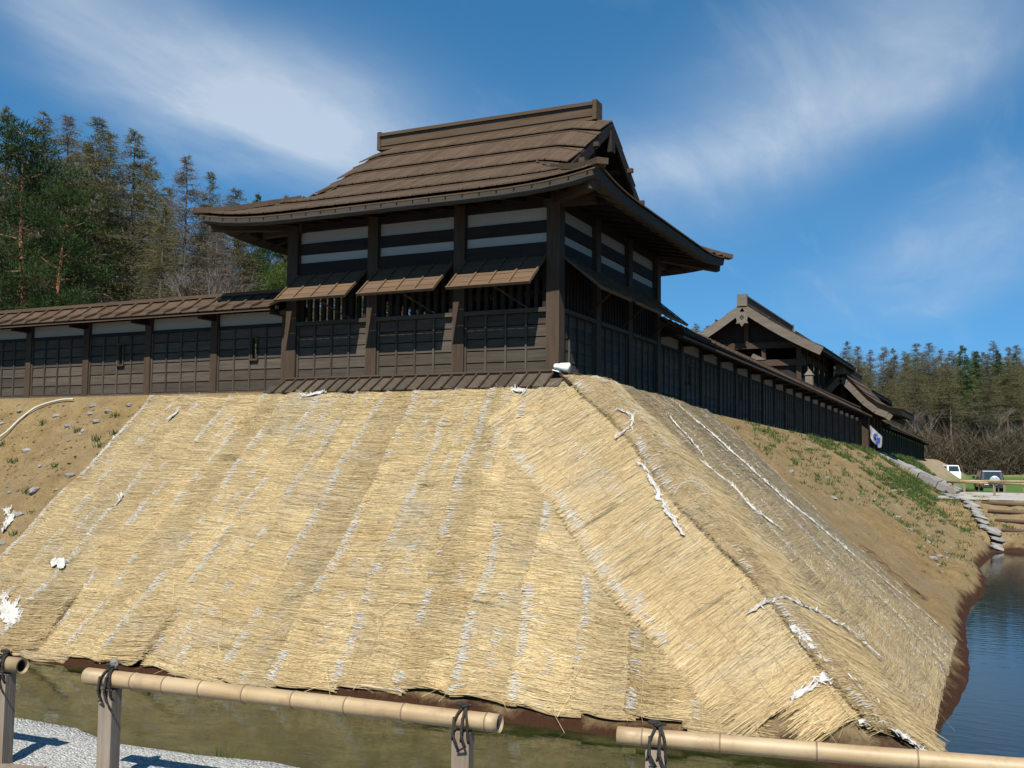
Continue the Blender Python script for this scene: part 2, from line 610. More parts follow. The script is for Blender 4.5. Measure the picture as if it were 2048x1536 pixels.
CUBE_V = [(-.5, -.5, -.5), (.5, -.5, -.5), (.5, .5, -.5), (-.5, .5, -.5), (-.5, -.5, .5), (.5, -.5, .5), (.5, .5, .5), (-.5, .5, .5)]
CUBE_F = [(0, 3, 2, 1), (4, 5, 6, 7), (0, 1, 5, 4), (1, 2, 6, 5), (2, 3, 7, 6), (3, 0, 4, 7)]
_unit = {}


def unit_box(mat):
    """a shared unit block with its edges slightly eased"""
    if mat.name not in _unit:
        _unit[mat.name] = mesh_of('block_' + mat.name, CUBE_V, CUBE_F, mat)
    return _unit[mat.name]


class Frame:
    """u along, v up, w outward"""
    def __init__(self, o, u, w, v=(0, 0, 1)):
        self.o, self.u, self.w, self.v = (np.array(a, float) for a in (o, u, w, v))

    def p(self, u, v, w):
        return self.o + self.u * u + self.v * v + self.w * w

    def box(self, name, u0, u1, v0, v1, w0, w1, mat, parent, tilt=0.0):
        c = self.p((u0 + u1) / 2, (v0 + v1) / 2, (w0 + w1) / 2)
        a = self.u * (u1 - u0)
        vv, ww = self.v, self.w
        if tilt:
            ca, sa = math.cos(tilt), math.sin(tilt)
            vv, ww = self.v * ca + self.w * sa, self.w * ca - self.v * sa
        b = ww * (w1 - w0)
        d = vv * (v1 - v0)
        mw = Matrix(((a[0], b[0], d[0], c[0]), (a[1], b[1], d[1], c[1]), (a[2], b[2], d[2], c[2]), (0, 0, 0, 1)))
        if mw.to_3x3().determinant() < 0:
            mw = Matrix(((a[0], -b[0], d[0], c[0]), (a[1], -b[1], d[1], c[1]), (a[2], -b[2], d[2], c[2]), (0, 0, 0, 1)))
        return obj(name, unit_box(mat), parent, mw)


def beam(name, p, q, wid, hei, mat, parent, up=(0, 0, 1)):
    """square bar from p to q"""
    p, q, up = np.array(p, float), np.array(q, float), np.array(up, float)
    a = q - p
    d = a / np.linalg.norm(a)
    s = np.cross(up, d)
    s /= np.linalg.norm(s)
    t = np.cross(d, s)
    c = (p + q) / 2
    b, e = s * wid, t * hei
    mw = Matrix(((a[0], b[0], e[0], c[0]), (a[1], b[1], e[1], c[1]), (a[2], b[2], e[2], c[2]), (0, 0, 0, 1)))
    return obj(name, unit_box(mat), parent, mw)


class MB:
    """collects geometry of ONE piece"""
    def __init__(self):
        self.V, self.F = [], []

    def add(self, V, F):
        k = len(self.V)
        self.V += [tuple(v) for v in V]
        self.F += [tuple(i + k for i in f) for f in F]

    def bar(self, p, q, wid, hei, up=(0, 0, 1)):
        p, q, up = np.array(p, float), np.array(q, float), np.array(up, float)
        d = (q - p) / np.linalg.norm(q - p)
        s = np.cross(up, d)
        s = s / np.linalg.norm(s)
        t = np.cross(d, s)
        V = []
        for c in (p, q):
            for a, b in ((-1, -1), (1, -1), (1, 1), (-1, 1)):
                V.append(c + s * wid / 2 * a + t * hei / 2 * b)
        self.add(V, [(0, 3, 2, 1), (4, 5, 6, 7), (0, 1, 5, 4), (1, 2, 6, 5), (2, 3, 7, 6), (3, 0, 4, 7)])

    def tube(self, pts, rad, n=8, cap=True):
        pts = [np.array(p, float) for p in pts]
        rad = rad if hasattr(rad, '__len__') else [rad] * len(pts)
        V, F = [], []
        ref = np.array((0.13, 0.27, 0.95))
        for i, p in enumerate(pts):
            d = pts[min(i + 1, len(pts) - 1)] - pts[max(i - 1, 0)]
            d = d / (np.linalg.norm(d) + 1e-9)
            s = np.cross(ref, d)
            if np.linalg.norm(s) < 0.1:
                s = np.cross((1, 0, 0), d)
            s /= np.linalg.norm(s)
            t = np.cross(d, s)
            for k in range(n):
                a = 2 * math.pi * k / n
                V.append(p + (s * math.cos(a) + t * math.sin(a)) * rad[i])
        for i in range(len(pts) - 1):
            for k in range(n):
                a, b = i * n + k, i * n + (k + 1) % n
                F.append((a, b, b + n, a + n))
        if cap:
            F.append(tuple(range(n - 1, -1, -1)))
            F.append(tuple((len(pts) - 1) * n + k for k in range(n)))
        self.add(V, F)

    def build(self, name, mat, parent=None, smooth=False):
        return mobj(name, self.V, self.F, mat, parent, smooth)


def vnoise(x, y, s=1.0, seed=0):
    """cheap smooth value noise on arrays, about -1..1"""
    x = np.asarray(x, float) / s + seed * 17.31
    y = np.asarray(y, float) / s + seed * 9.73
    xi, yi = np.floor(x), np.floor(y)
    fx, fy = x - xi, y - yi
    fx, fy = fx * fx * (3 - 2 * fx), fy * fy * (3 - 2 * fy)

    def h(a, b):
        v = np.sin(a * 127.1 + b * 311.7 + seed * 74.7) * 43758.5453
        return (v - np.floor(v)) * 2 - 1
    return (h(xi, yi) * (1 - fx) + h(xi + 1, yi) * fx) * (1 - fy) + (h(xi, yi + 1) * (1 - fx) + h(xi + 1, yi + 1) * fx) * fy


def sstep(a, b, x):
    t = np.clip((np.asarray(x, float) - a) / (b - a), 0, 1)
    return t * t * (3 - 2 * t)


def smin(a, b, k):
    h = np.clip(0.5 + 0.5 * (b - a) / k, 0, 1)
    return b * (1 - h) + a * h - k * h * (1 - h)


# ------------------------------------------------------------------ terrain
WATER = -4.55
KF = 0.8


def top_z(y):
    return -0.22 - 0.0115 * np.maximum(0, np.asarray(y, float) - 5.7)


def crest_x(y):
    return 0.55 + 0.55 * sstep(9, 0, y) if False else 0.55 + 0.55 * (1 - sstep(0, 9, y))


def emb(x, y):
    """height of the castle platform and its two slopes"""
    x, y = np.asarray(x, float), np.asarray(y, float)
    t = top_z(y)
    zf = -0.32 + KF * (y + 0.48)
    xc = crest_x(y)
    kr = (t - 0.1 - WATER) / (6.46 - xc)
    kr = kr * (1 + 0.6 * sstep(44, 49, y))
    zr = t - 0.1 - kr * (x - xc)
    zr = zr + 0.10 * np.sin((y + 3) * 0.55) * sstep(1, 4, x) * (1 - sstep(24, 30, y))
    z = smin(zf, zr, 0.28)
    return smin(z, t, 0.12)


def dam(x, y):
    """causeway at the gate: near slope rising out of the moat, path on top, then the field"""
    x, y = np.asarray(x, float), np.asarray(y, float)
    z = WATER - 0.25 + (y - 22.3 - 0.2 * (x - 7)) * 0.205
    flat = -3.05 - 0.62 * sstep(48, 68, y)
    z = smin(z, flat, 0.25)
    # field rising to the foot of the wood
    up = sstep(86, 150, y) * (3.1 - 0.035 * (x - 0))
    return z + up


def nbank(x, y):
    """the near bank with the gravel walk the photograph is taken from"""
    edge = -12.0 + 0.05 * np.sin(x * 1.7) + 0.04 * np.sin(x * 4.1 + 1)
    return -3.21 - 1.1 * np.maximum(0, y - edge)


def grid(name, xs, ys, fz, mat, smooth=True):
    X, Y = np.meshgrid(xs, ys)
    Z = fz(X, Y)
    V = np.stack([X.ravel(), Y.ravel(), Z.ravel()], 1)
    nx = len(xs)
    F = []
    for j in range(len(ys) - 1):
        for i in range(nx - 1):
            a = j * nx + i
            F.append((a, a + 1, a + 1 + nx, a + nx))
    return mobj(name, V, F, mat, None, smooth)


def emb_rough(x, y):
    z = np.maximum(emb(x, y), dam(x, y) - 0.0 * x)
    z = np.where(x < 3.9, np.where(y > 30, np.maximum(emb(x, y), np.where(x > 0.4, dam(x, y), -9)), emb(x, y)), z)
    sl = sstep(-0.15, -0.6, z - top_z(y)) if False else np.clip((top_z(y) - z) / 0.5, 0, 1)
    n = 0.06 * vnoise(x, y, 0.8, 1) + 0.05 * vnoise(x, y, 0.37, 2) + 0.03 * vnoise(x, y, 0.19, 3)
    under = ((x > -8.4) & (y < -0.2) & (x < 7)) | ((x > 0.3) & (y < 6) & (y >= -0.2))
    n = np.where(under, n * 0.3, n)
    # small slumped terrace where the bare earth meets the water
    lip = np.exp(-((z - (WATER + 0.28)) / 0.22) ** 2) * 0.16 * (1 + vnoise(x, y, 0.7, 5)) * sstep(1.5, 5, y)
    return z + n * sl + lip


ys_e = np.concatenate([np.arange(-9, -6.4, 0.3), np.arange(-6.4, 0.6, 0.14), np.arange(0.6, 28, 0.22), np.arange(28, 59.1, 0.4)])
xs_e = np.concatenate([np.arange(-40, -16, 1.0), np.arange(-16, -0.6, 0.2), np.arange(-0.6, 8.2, 0.13), np.arange(8.2, 14, 0.5), np.arange(14, 40, 2)])
tag(grid('embankment', xs_e, ys_e, emb_rough, M['earth']), kind='structure')
tag(grid('gravel_walk', np.arange(-30, 40, 0.5), np.concatenate([np.arange(-60, -14, 4), np.arange(-14, -10.2, 0.1)]),
         lambda x, y: nbank(x, y) + 0.012 * vnoise(x, y, 0.12, 4), M['gravel']), kind='structure')
wv = [(-90, -60, WATER), (90, -60, WATER), (90, 34, WATER), (-90, 34, WATER)]
tag(mobj('moat_water', wv, [(0, 1, 2, 3)], M['water']), kind='structure')


def far_ground(x, y):
    z = np.where(x > 0.5, dam(x, y) - 0.03, top_z(np.minimum(y, 60)) - 0.05)
    inside = (x > -39) & (x < 38) & (y < 56)
    z = np.where(inside | (y < -2.5) | ((x >= 38) & (y < 34)), -7.0, z)
    return z + 0.06 * vnoise(x, y, 6, 3)


xs_g = np.concatenate([np.arange(-700, -60, 40), np.arange(-60, 60, 3), np.arange(60, 701, 40)])
ys_g = np.concatenate([np.arange(-3, 55, 2.9), np.arange(55.5, 160, 2.5), np.arange(160, 1200, 60)])
tag(grid('ground', xs_g, ys_g, far_ground, M['ground']), kind='structure')
# pale surface of the path on the causeway
pv, pf = [], []
for i in range(25):
    x = 4.1 + i * 1.6
    for y in (32.2 + 0.2 * math.sin(i), 46.2 + 0.3 * math.sin(i * 1.3)):
        pv.append((x, y, float(dam(x, y)) + 0.05))
for i in range(24):
    pf.append((2 * i, 2 * i + 2, 2 * i + 3, 2 * i + 1))
tag(mobj('path', pv, pf, M['concrete']), kind='structure')


# ------------------------------------------------------------------ corner turret
P, SP, NB = 1.9, 1.889, 3
Wd, Dp = NB * P, NB * SP
turret = empty('corner_turret', (0, 0, 0), 'dark timber corner turret with a stepped board roof above the straw mats', 'turret')
H0, H1, H2, H3, HS = 2.99, 2.751, 2.53, 2.353, 1.169


def side(fr, pitch, ax, awn, first):
    """one face of the turret; fr runs along the wall"""
    hx = 'xyz'[ax]
    L = NB * pitch
    for k in range(NB + 1):
        if k in (0, NB):
            continue
        fr.box('post', k * pitch - .115, k * pitch + .115, -.1, 3.2, -.1, .105, M['post_z'], turret)
    fr.box('sill_beam', .13, L - .13, -.16, .0, -.1, .09, M['post_' + hx], turret)
    fr.box('top_plate', .13, L - .13, H0, 3.2, -.11, .07, M['beam_' + hx], turret)
    for k in range(NB):
        u0, u1 = k * pitch + .118, (k + 1) * pitch - .118
        fr.box('plaster_panel', u0, u1, H1, H0, -.03, .0, M['plaster'], turret)
        fr.box('tie_beam', u0, u1, H2, H1, -.06, .05, M['beam_' + hx], turret)
        fr.box('plaster_panel', u0, u1, H3, H2, -.03, .0, M['plaster'], turret)
        fr.box('lintel', u0, u1, 2.1, H3, -.06, .06, M['beam_' + hx], turret)
        fr.box('window_sill', u0, u1, HS - .075, HS, -.06, .115, M['wall_' + hx], turret)
        nb = 5
        bh = (HS - .075) / nb
        for b in range(nb):
            fr.box('wall_plank', u0, u1, b * bh + .014, (b + 1) * bh + (-.006 if ax == 0 else .010), .004, .03, M['wall_' + hx], turret, tilt=-.05)
        for q in range(5):
            uc = u0 + .02 + (u1 - u0 - .04) * q / 4
            fr.box('batten', uc - .017, uc + .017, .0, HS - .076, .034, .062, M['wall_z'], turret)
        for q in range(10 if awn else 0):
            uc = u0 + (u1 - u0) * (q + .5) / 10
            fr.box('lattice_bar', uc - .042, uc + .042, HS, 2.1, -.045, .02, M['beam_z'], turret)
        fr.box('back_board', u0, u1, .0, HS - .08, -.06, -.005, M['beam_' + hx], turret)
        if awn:
            a = empty('awning', fr.p((u0 + u1) / 2, 2.1, .07))
            a.parent = turret
            hv, hw, bv, bw = 2.10, .075, 1.505, .80
            ln = math.hypot(hv - bv, bw - hw)
            dv, dw = (bv - hv) / ln, (bw - hw) / ln
            fa = Frame(fr.p(u0 + .01, hv, hw), fr.u, fr.w * -dv + fr.v * dw, fr.v * dv + fr.w * dw)
            wl = u1 - u0 - .02
            for b in range(5):
                fa.box('plank', .0, wl, ln * b / 5 + .004, ln * (b + 1) / 5, -.012, .004, M['awning'], a, tilt=.02)
            for q in range(5):
                uc = .018 + (wl - .036) * q / 4
                fa.box('batten', uc - .016, uc + .016, .0, ln, .008, .032, M['awning'], a)
            fa.box('edge_rail', .0, wl, ln - .002, ln + .026, -.02, .034, M['awning'], a)
            um = (u0 + u1) / 2
            beam('prop', fr.p(um - .02, bv + .06, bw - .05), fr.p(um + .42, HS + .02, .06), .026, .026, M['post_z'], a)


F_front = Frame((-Wd, 0, 0), (1, 0, 0), (0, -1, 0))
F_right = Frame((0, 0, 0), (0, 1, 0), (1, 0, 0))
F_back = Frame((0, Dp, 0), (-1, 0, 0), (0, 1, 0))
F_left = Frame((-Wd, Dp, 0), (0, -1, 0), (-1, 0, 0))
side(F_front, P, 0, True, True)
side(F_right, SP, 1, True, False)
side(F_back, P, 0, False, False)
side(F_left, SP, 1, False, False)
for cx, cy in ((0, 0), (-Wd, 0), (0, Dp), (-Wd, Dp)):
    Frame((cx, cy, 0), (1, 0, 0), (0, -1, 0)).box('corner_post', -.125, .125, -.16, 3.22, -.125, .125, M['post_z'], turret)
Frame((-Wd, 0, 0), (1, 0, 0), (0, -1, 0)).box('floor', .12, Wd - .12, -.05, .01, -Dp + .12, -.12, M['beam_x'], turret)

# roof: height as a function of the distance t from the ridge towards an eave
OV = 1.28
RY = Dp / 2
prof_t = np.array([-.05, 0, .65, 1.47, 2.23, 2.83, 3.2, 3.7, 4.13, 4.3])
prof_z = np.array([5.56, 5.54, 5.10, 4.52, 4.02, 3.665, 3.47, 3.235, 3.05, 2.98])


def prof(t):
    return np.interp(t, prof_t, prof_z)


def lift(x, y):
    """the eaves sweep up towards the four corners"""
    cx, cy = -Wd / 2, RY
    ax = np.clip((np.abs(x - cx) - 1.7) / (Wd / 2 + OV - 1.7), 0, 1.1)
    ay = np.clip((np.abs(y - cy) - 1.7) / (Dp / 2 + OV - 1.7), 0, 1.1)
    return 0.17 * np.minimum(ax, ay) ** 3


def zfront(x, y):
    t = np.abs(RY - y)
    dr = np.clip((np.abs(x + Wd / 2) - (Wd / 2 - .55)) / .55, 0, 1) * (1 - sstep(2.4, 3.0, t))
    return prof(t) + lift(x, y) - 0.11 * dr


roof = mobj('roof', [(0, 0, 0)], [], M['roof_y'], turret) if False else None
# solid roof body (deck) under the boards: four sloping sheets with an underside
deckV, deckF = [], []


def sheet(fn, us, vs, th):
    """thick sheet: fn(u, v) -> top point"""
    k = len(deckV)
    nu, nv = len(us), len(vs)
    for off in (0, -th):
        for v in vs:
            for u in us:
                p = fn(u, v)
                deckV.append((p[0], p[1], p[2] + off))
    N = nu * nv
    for j in range(nv - 1):
        for i in range(nu - 1):
            a = k + j * nu + i
            deckF.append((a, a + 1, a + nu + 1, a + nu))
            deckF.append((a + N, a + nu + N, a + nu + 1 + N, a + 1 + N))
    rim = [j * nu for j in range(nv)] + [(nv - 1) * nu + i for i in range(1, nu)] + [j * nu + nu - 1 for j in range(nv - 2, -1, -1)] + list(range(nu - 2, 0, -1))
    for a, b in zip(rim, rim[1:] + rim[:1]):
        deckF.append((k + a, k + b, k + b + N, k + a + N))


for sgn in (1, -1):
    def fup(u, v, s=sgn):                       # upper gabled part
        y = RY - s * v
        x = -Wd + .03 + (Wd - .06) * u
        return (x, y, float(zfront(np.array(x), np.array(y))) - .03)
    sheet(fup, np.linspace(0, 1, 17), np.linspace(0, 2.83, 8), .10)

    def flow(u, v, s=sgn):                      # lower hipped part
        e = v - 2.83
        x = -Wd - e + (Wd + 2 * e) * u
        y = RY - s * v
        return (x, y, float(prof(v) + lift(np.array(x), np.array(y))) - .03)
    sheet(flow, np.linspace(0, 1, 21), np.linspace(2.83, 4.10, 6), .13)

    def fside(u, v, s=sgn):                     # hipped skirt at the gable end
        e = v - 2.83
        y = -e + (Dp + 2 * e) * u
        x = (e if s > 0 else -Wd - e)
        return (x, y, float(prof(v) + lift(np.array(x), np.array(y))) - .03)
    sheet(fside, np.linspace(0, 1, 21), np.array([2.12, 2.45, 2.83, 3.1, 3.4, 3.75, 4.10]), .13)
deck = mobj('roof_deck', deckV, deckF, M['beam_y'], turret)


def roof_board(x0, x1, t0, t1, s, fz, lift0=.0, lift1=.045, th=.026, axis=0):
    """one sawn roof board running down the slope, its lower end proud of the next course"""
    ts = np.linspace(t0, t1, 4)
    V = []
    for off in (0, -th):
        for i, t in enumerate(ts):
            f = i / 3
            for x in (x0, x1):
                if axis == 0:
                    px, py = x, RY - s * t
                else:
                    px, py = (s * (t - 2.83) if s > 0 else -Wd + (t - 2.83) * -1), x
                z = fz(px, py, t) + lift0 + (lift1 - lift0) * f + .004 + off
                V.append((px, py, z))
    F = []
    for i in range(3):
        a = 2 * i
        F.append((a, a + 1, a + 3, a + 2))
        F.append((a + 8, a + 10, a + 11, a + 9))
        F.append((a, a + 2, a + 10, a + 8))
        F.append((a + 1, a + 9, a + 11, a + 3))
    F.append((6, 7, 15, 14))
    F.append((0, 8, 9, 1))
    return V, F


COURSES = [(.02, .66), (.62, 1.48), (1.42, 2.24), (2.18, 3.17), (3.10, 4.17)]
fzf = lambda x, y, t: float(zfront(np.array(x), np.array(y)))
fzs = lambda x, y, t: float(prof(t) + lift(np.array(x), np.array(y)))
back = MB()
for ci, (t0, t1) in enumerate(COURSES):
    x = -Wd - .02 - max(0, t1 - 2.83)
    xe = .02 + max(0, t1 - 2.83)
    while x < xe - .05:
        wdt = min(rnd.uniform(.13, .21), xe - x)
        xm = x + wdt / 2
        ov = max(xm, -Wd - xm, 0)
        ts = max(t0, 2.83 + ov - .2) if ov > 0 else t0
        if ts < t1 - .08:
            dz = rnd.uniform(-.002, .003)
            V, F = roof_board(x + .003, x + wdt - .003, ts, t1 + rnd.uniform(-.004, .004), 1, fzf, dz, .078 + dz)
            mobj('roof_board', V, F, M['roof_y'], deck)
            V, F = roof_board(x + .003, x + wdt - .003, ts, t1, -1, fzf, dz, .036 + dz)
            back.add(V, F)
        x += wdt
for s in (1, -1):
    for (t0, t1) in ((2.13, 2.62), (2.55, 3.17), (3.10, 4.17)):
        y = -max(0, t1 - 2.83)
        ye = Dp + max(0, t1 - 2.83)
        while y < ye - .05:
            wdt = min(rnd.uniform(.13, .21), ye - y)
            ym = y + wdt / 2
            ts = max(t0, 2.83 - min(ym, Dp - ym) - .04)
            if ts < t1 - .08:
                V, F = roof_board(y + .003, y + wdt - .003, ts, t1, s, fzs, 0, .05, axis=1)
                back.add(V, F)
            y += wdt
tag(back.build('roof_boards', M['roof_y'], deck), kind='stuff')
# batten along each course edge of the front slope with pegs, bent down at the verges
pegs = MB()
for ci, (t0, t1) in enumerate(COURSES):
    e = max(0, t1 - 2.83)
    xs = np.concatenate([[-Wd - e - .04 * (e == 0)], np.linspace(-Wd - e + .5, e - .5, 14), [e + .04 * (e == 0)]])
    tt = t1 + .035
    b = MB()
    for a_, b_ in zip(xs[:-1], xs[1:]):
        pa = []
        for xx in (a_, b_):
            lo = .16 if (e == 0 and (xx < -Wd + .1 or xx > -.1)) else 0
            yy = RY - (tt + lo)
            pa.append((xx, yy, float(zfront(np.array(xx), np.array(yy))) + (.022 if t1 < 4 else -.01)))
        b.bar(pa[0], pa[1], .04, .022)
    b.build('course_batten', M['roof_x'], deck)
    if ci >= 2:
        for xx in np.arange(-Wd - e + .25, e - .1, .33):
            yy = RY - t1 + .01
            z = float(zfront(np.array(xx), np.array(yy))) + .085
            pegs.bar((xx, yy + .03, z), (xx, yy - .06, z - .03), .022, .022)
tag(pegs.build('pegs', M['pale_y'], deck), kind='stuff')
# hip caps
for sx in (1, -1):
    for sy in (1, -1):
        b = MB()
        pts = []
        for e in np.linspace(-.05, 1.42, 8):
            x = e if sx > 0 else -Wd - e
            y = -e if sy > 0 else Dp + e
            pts.append(np.array((x, y, float(prof(2.83 + e) + lift(np.array(x), np.array(y))) + .055 - .05 * max(0, 1 - max(e, 0) / .35) + .03 * max(0, e - 1.1))))
        for a_, b_ in zip(pts[:-1], pts[1:]):
            b.bar(a_, b_, .2, .10)
        b.build('hip_cap', M['roof_y'], deck)
# thick layered eave edge
for nm, pa, pb, nrm in (('front', (-Wd - OV, -OV), (OV, -OV), 0), ('back', (OV, Dp + OV), (-Wd - OV, Dp + OV), 0),
                        ('right', (OV, -OV), (OV, Dp + OV), 1), ('left', (-Wd - OV, Dp + OV), (-Wd - OV, -OV), 1)):
    b = MB()
    n = 24
    prs = []
    for i in range(n + 1):
        f = i / n
        x, y = pa[0] + (pb[0] - pa[0]) * f, pa[1] + (pb[1] - pa[1]) * f
        d = np.array((pb[0] - pa[0], pb[1] - pa[1]))
        d = d / np.linalg.norm(d)
        out = np.array((d[1], -d[0]))
        zt = float(prof(4.11) + lift(np.array(x), np.array(y))) + .005
        prs.append((np.array((x, y)), out, d, zt))
    V, F = [], []
    for i, (xy, out, d, zt) in enumerate(prs):
        for (ofs, dz) in ((.0, 0), (.02, -.02), (-.005, -.17), (-.06, -.185), (-.30, -.10), (-.30, 0)):
            q = xy + out * ofs
            if i == 0 or i == n:          # mitre
                q = q + d * (ofs if i == n else -ofs)
            V.append((q[0], q[1], zt + dz))
    for i in range(n):
        for k in range(6):
            a_, c_ = i * 6 + k, i * 6 + (k + 1) % 6
            F.append((a_, c_, c_ + 6, a_ + 6))
    F.append(tuple(range(5, -1, -1)))
    F.append(tuple(n * 6 + k for k in range(6)))
    mobj('eave_edge', V, F, M['fascia'], turret)
# rafters under the eaves
for fr, L in ((F_front, Wd), (F_right, Dp), (F_back, Wd), (F_left, Dp)):
    n = 15
    for i in range(n + 1):
        u = -.9 + (L + 1.8) * i / n
        inn = max(0, -u, u - L)
        a_ = fr.p(u, 3.22 - .02 - inn * .05, min(inn, 1.0) + (.0 if inn > 0 else -.1))
        b_ = fr.p(u, 2.93 + .02 + .11 * max(0, (abs(u - L / 2) - 1.7) / (L / 2 - .6)) ** 3, OV - .12)
        if inn < .95:
            beam('rafter', a_, b_, .075, .095, M['beam_y'], turret)
for sx in (1, -1):
    for sy in (1, -1):
        x0, y0 = (0 if sx > 0 else -Wd), (0 if sy > 0 else Dp)
        beam('hip_rafter', (x0 - sx * .3, y0 + sy * .3, 3.17), (x0 + sx * (OV - .1), y0 - sy * (OV - .1), 2.99), .17, .19, M['post_y'], turret)
# projecting bracket purlin ends at the corner
beam('purlin_end', (-.2, -.02, 3.08), (.78, -.02, 3.06), .16, .2, M['post_x'], turret)
beam('purlin_end', (-Wd + .2, -.02, 3.08), (-Wd - .78, -.02, 3.06), .16, .2, M['post_x'], turret)
beam('purlin_end', (-.02, Dp - .1, 3.08), (-.02, Dp + .8, 3.06), .16, .2, M['post_y'], turret)
# ridge
RZ = 5.53
Fr = Frame((-Wd, RY, 0), (1, 0, 0), (0, -1, 0))
rx0, rx1 = .22, Wd - .36
Fr.box('ridge_box', rx0, rx1, RZ - .08, RZ + .22, -.15, .15, M['roof_x'], turret)
Fr.box('ridge_rail', rx0 - .02, rx1 + .02, RZ + .22, RZ + .29, -.20, .20, M['roof_x'], turret)
Fr.box('ridge_rail', rx0 - .02, rx1 + .02, RZ + .0, RZ + .03, -.17, .17, M['roof_x'], turret)
for u in (rx0 - .05, rx1 + .05):
    Fr.box('ridge_end', u - .045, u + .045, RZ - .08, RZ + .335, -.17, .17, M['roof_y'], turret)
# gables: boards, bargeboards, pendant
for sx in (1, -1):
    xg = -.45 if sx > 0 else -Wd + .45
    V, F = [], []
    ts = np.linspace(0, 2.1, 8)
    tri = [(xg, RY + t, float(prof(t)) - .14) for t in ts[::-1]] + [(xg, RY - t, float(prof(t)) - .14) for t in ts[1:]]
    n = len(tri)
    V = tri + [(xg - sx * .05, y, z) for _, y, z in tri]
    F = [tuple(range(n)), tuple(range(2 * n - 1, n - 1, -1))] + [(i, (i + 1) % n, (i + 1) % n + n, i + n) for i in range(n)]
    mobj('gable_board', V, F, M['beam_z'], turret)
    xv = .0 if sx > 0 else -Wd
    for sy in (1, -1):
        b = MB()
        ts = np.linspace(.0, 2.95, 9)
        for ta, tb in zip(ts[:-1], ts[1:]):
            pa = (xv - sx * .02, RY - sy * ta, float(zfront(np.array(xv), np.array(RY - sy * ta))) - .14)
            pb = (xv - sx * .02, RY - sy * tb, float(zfront(np.array(xv), np.array(RY - sy * tb))) - .14)
            b.bar(pa, pb, .06, .2)
        b.build('bargeboard', M['beam_y'], turret)
        for ta in (1.0, 1.75, 2.5):
            q = (xv, RY - sy * ta, float(zfront(np.array(xv), np.array(RY - sy * ta))) + .05)
            beam('purlin_end', (q[0] - sx * .5, q[1], q[2] - .16), (q[0] + sx * .12, q[1], q[2] - .16), .09, .09, M['post_x'], turret)
    Frame((xv, RY, 0), (0, 1, 0), (sx, 0, 0)).box('gable_pendant', -.1, .1, 4.75, 5.2, -.06, .05, M['beam_z'], turret)
    Frame((xg, RY, 0), (0, 1, 0), (sx, 0, 0)).box('gable_strut', -.07, .07, 4.1, 5.3, .0, .08, M['post_z'], turret)
# sloping apron of boards and battens round the foot of the turret
def apron(fr, L, ext0, ext1, mat):
    ang = math.atan2(.27, .42)
    ln = math.hypot(.27, .42)
    fa = Frame(fr.p(0, .0, .13), fr.u, fr.w * math.sin(ang) + fr.v * math.cos(ang), fr.w * math.cos(ang) - fr.v * math.sin(ang))
    n = int((L + .1) / .245)
    pit = (L + .1) / n
    for i in range(-1, n + 1):
        a, b = -.05 + i * pit, -.05 + (i + 1) * pit
        if i < 0 and not ext0 or i >= n and not ext1:
            continue
        t0 = 0
        if i < 0 or i >= n:
            t0 = ln * .45
        fa.box('apron_board', a + .004, b - .004, t0, ln, -.02, .006, mat, turret)
        if 0 <= i:
            fa.box('apron_batten', a - .016, a + .016, 0, ln + .02, .01, .045, M['post_y'], turret)
    fa.box('apron_rail', -.08, L + .08, -.03, .03, .01, .05, M['post_x'], turret)
    fa.box('apron_edge', -.25 * ext0, L + .25 * ext1, ln - .03, ln + .01, -.05, -.021, M['beam_x'], turret)


apron(F_front, Wd, True, True, M['wall_y'])
apron(F_right, 2.2, True, False, M['wall_x'])
beam('apron_batten', (.1, -.1, .03), (.52, -.52, -.25), .05, .05, M['post_y'], turret)


# ------------------------------------------------------------------ board walls with a small roof
wp_t = np.array([0, .25, .48, .66])
wp_z = np.array([1.83, 1.625, 1.50, 1.425])


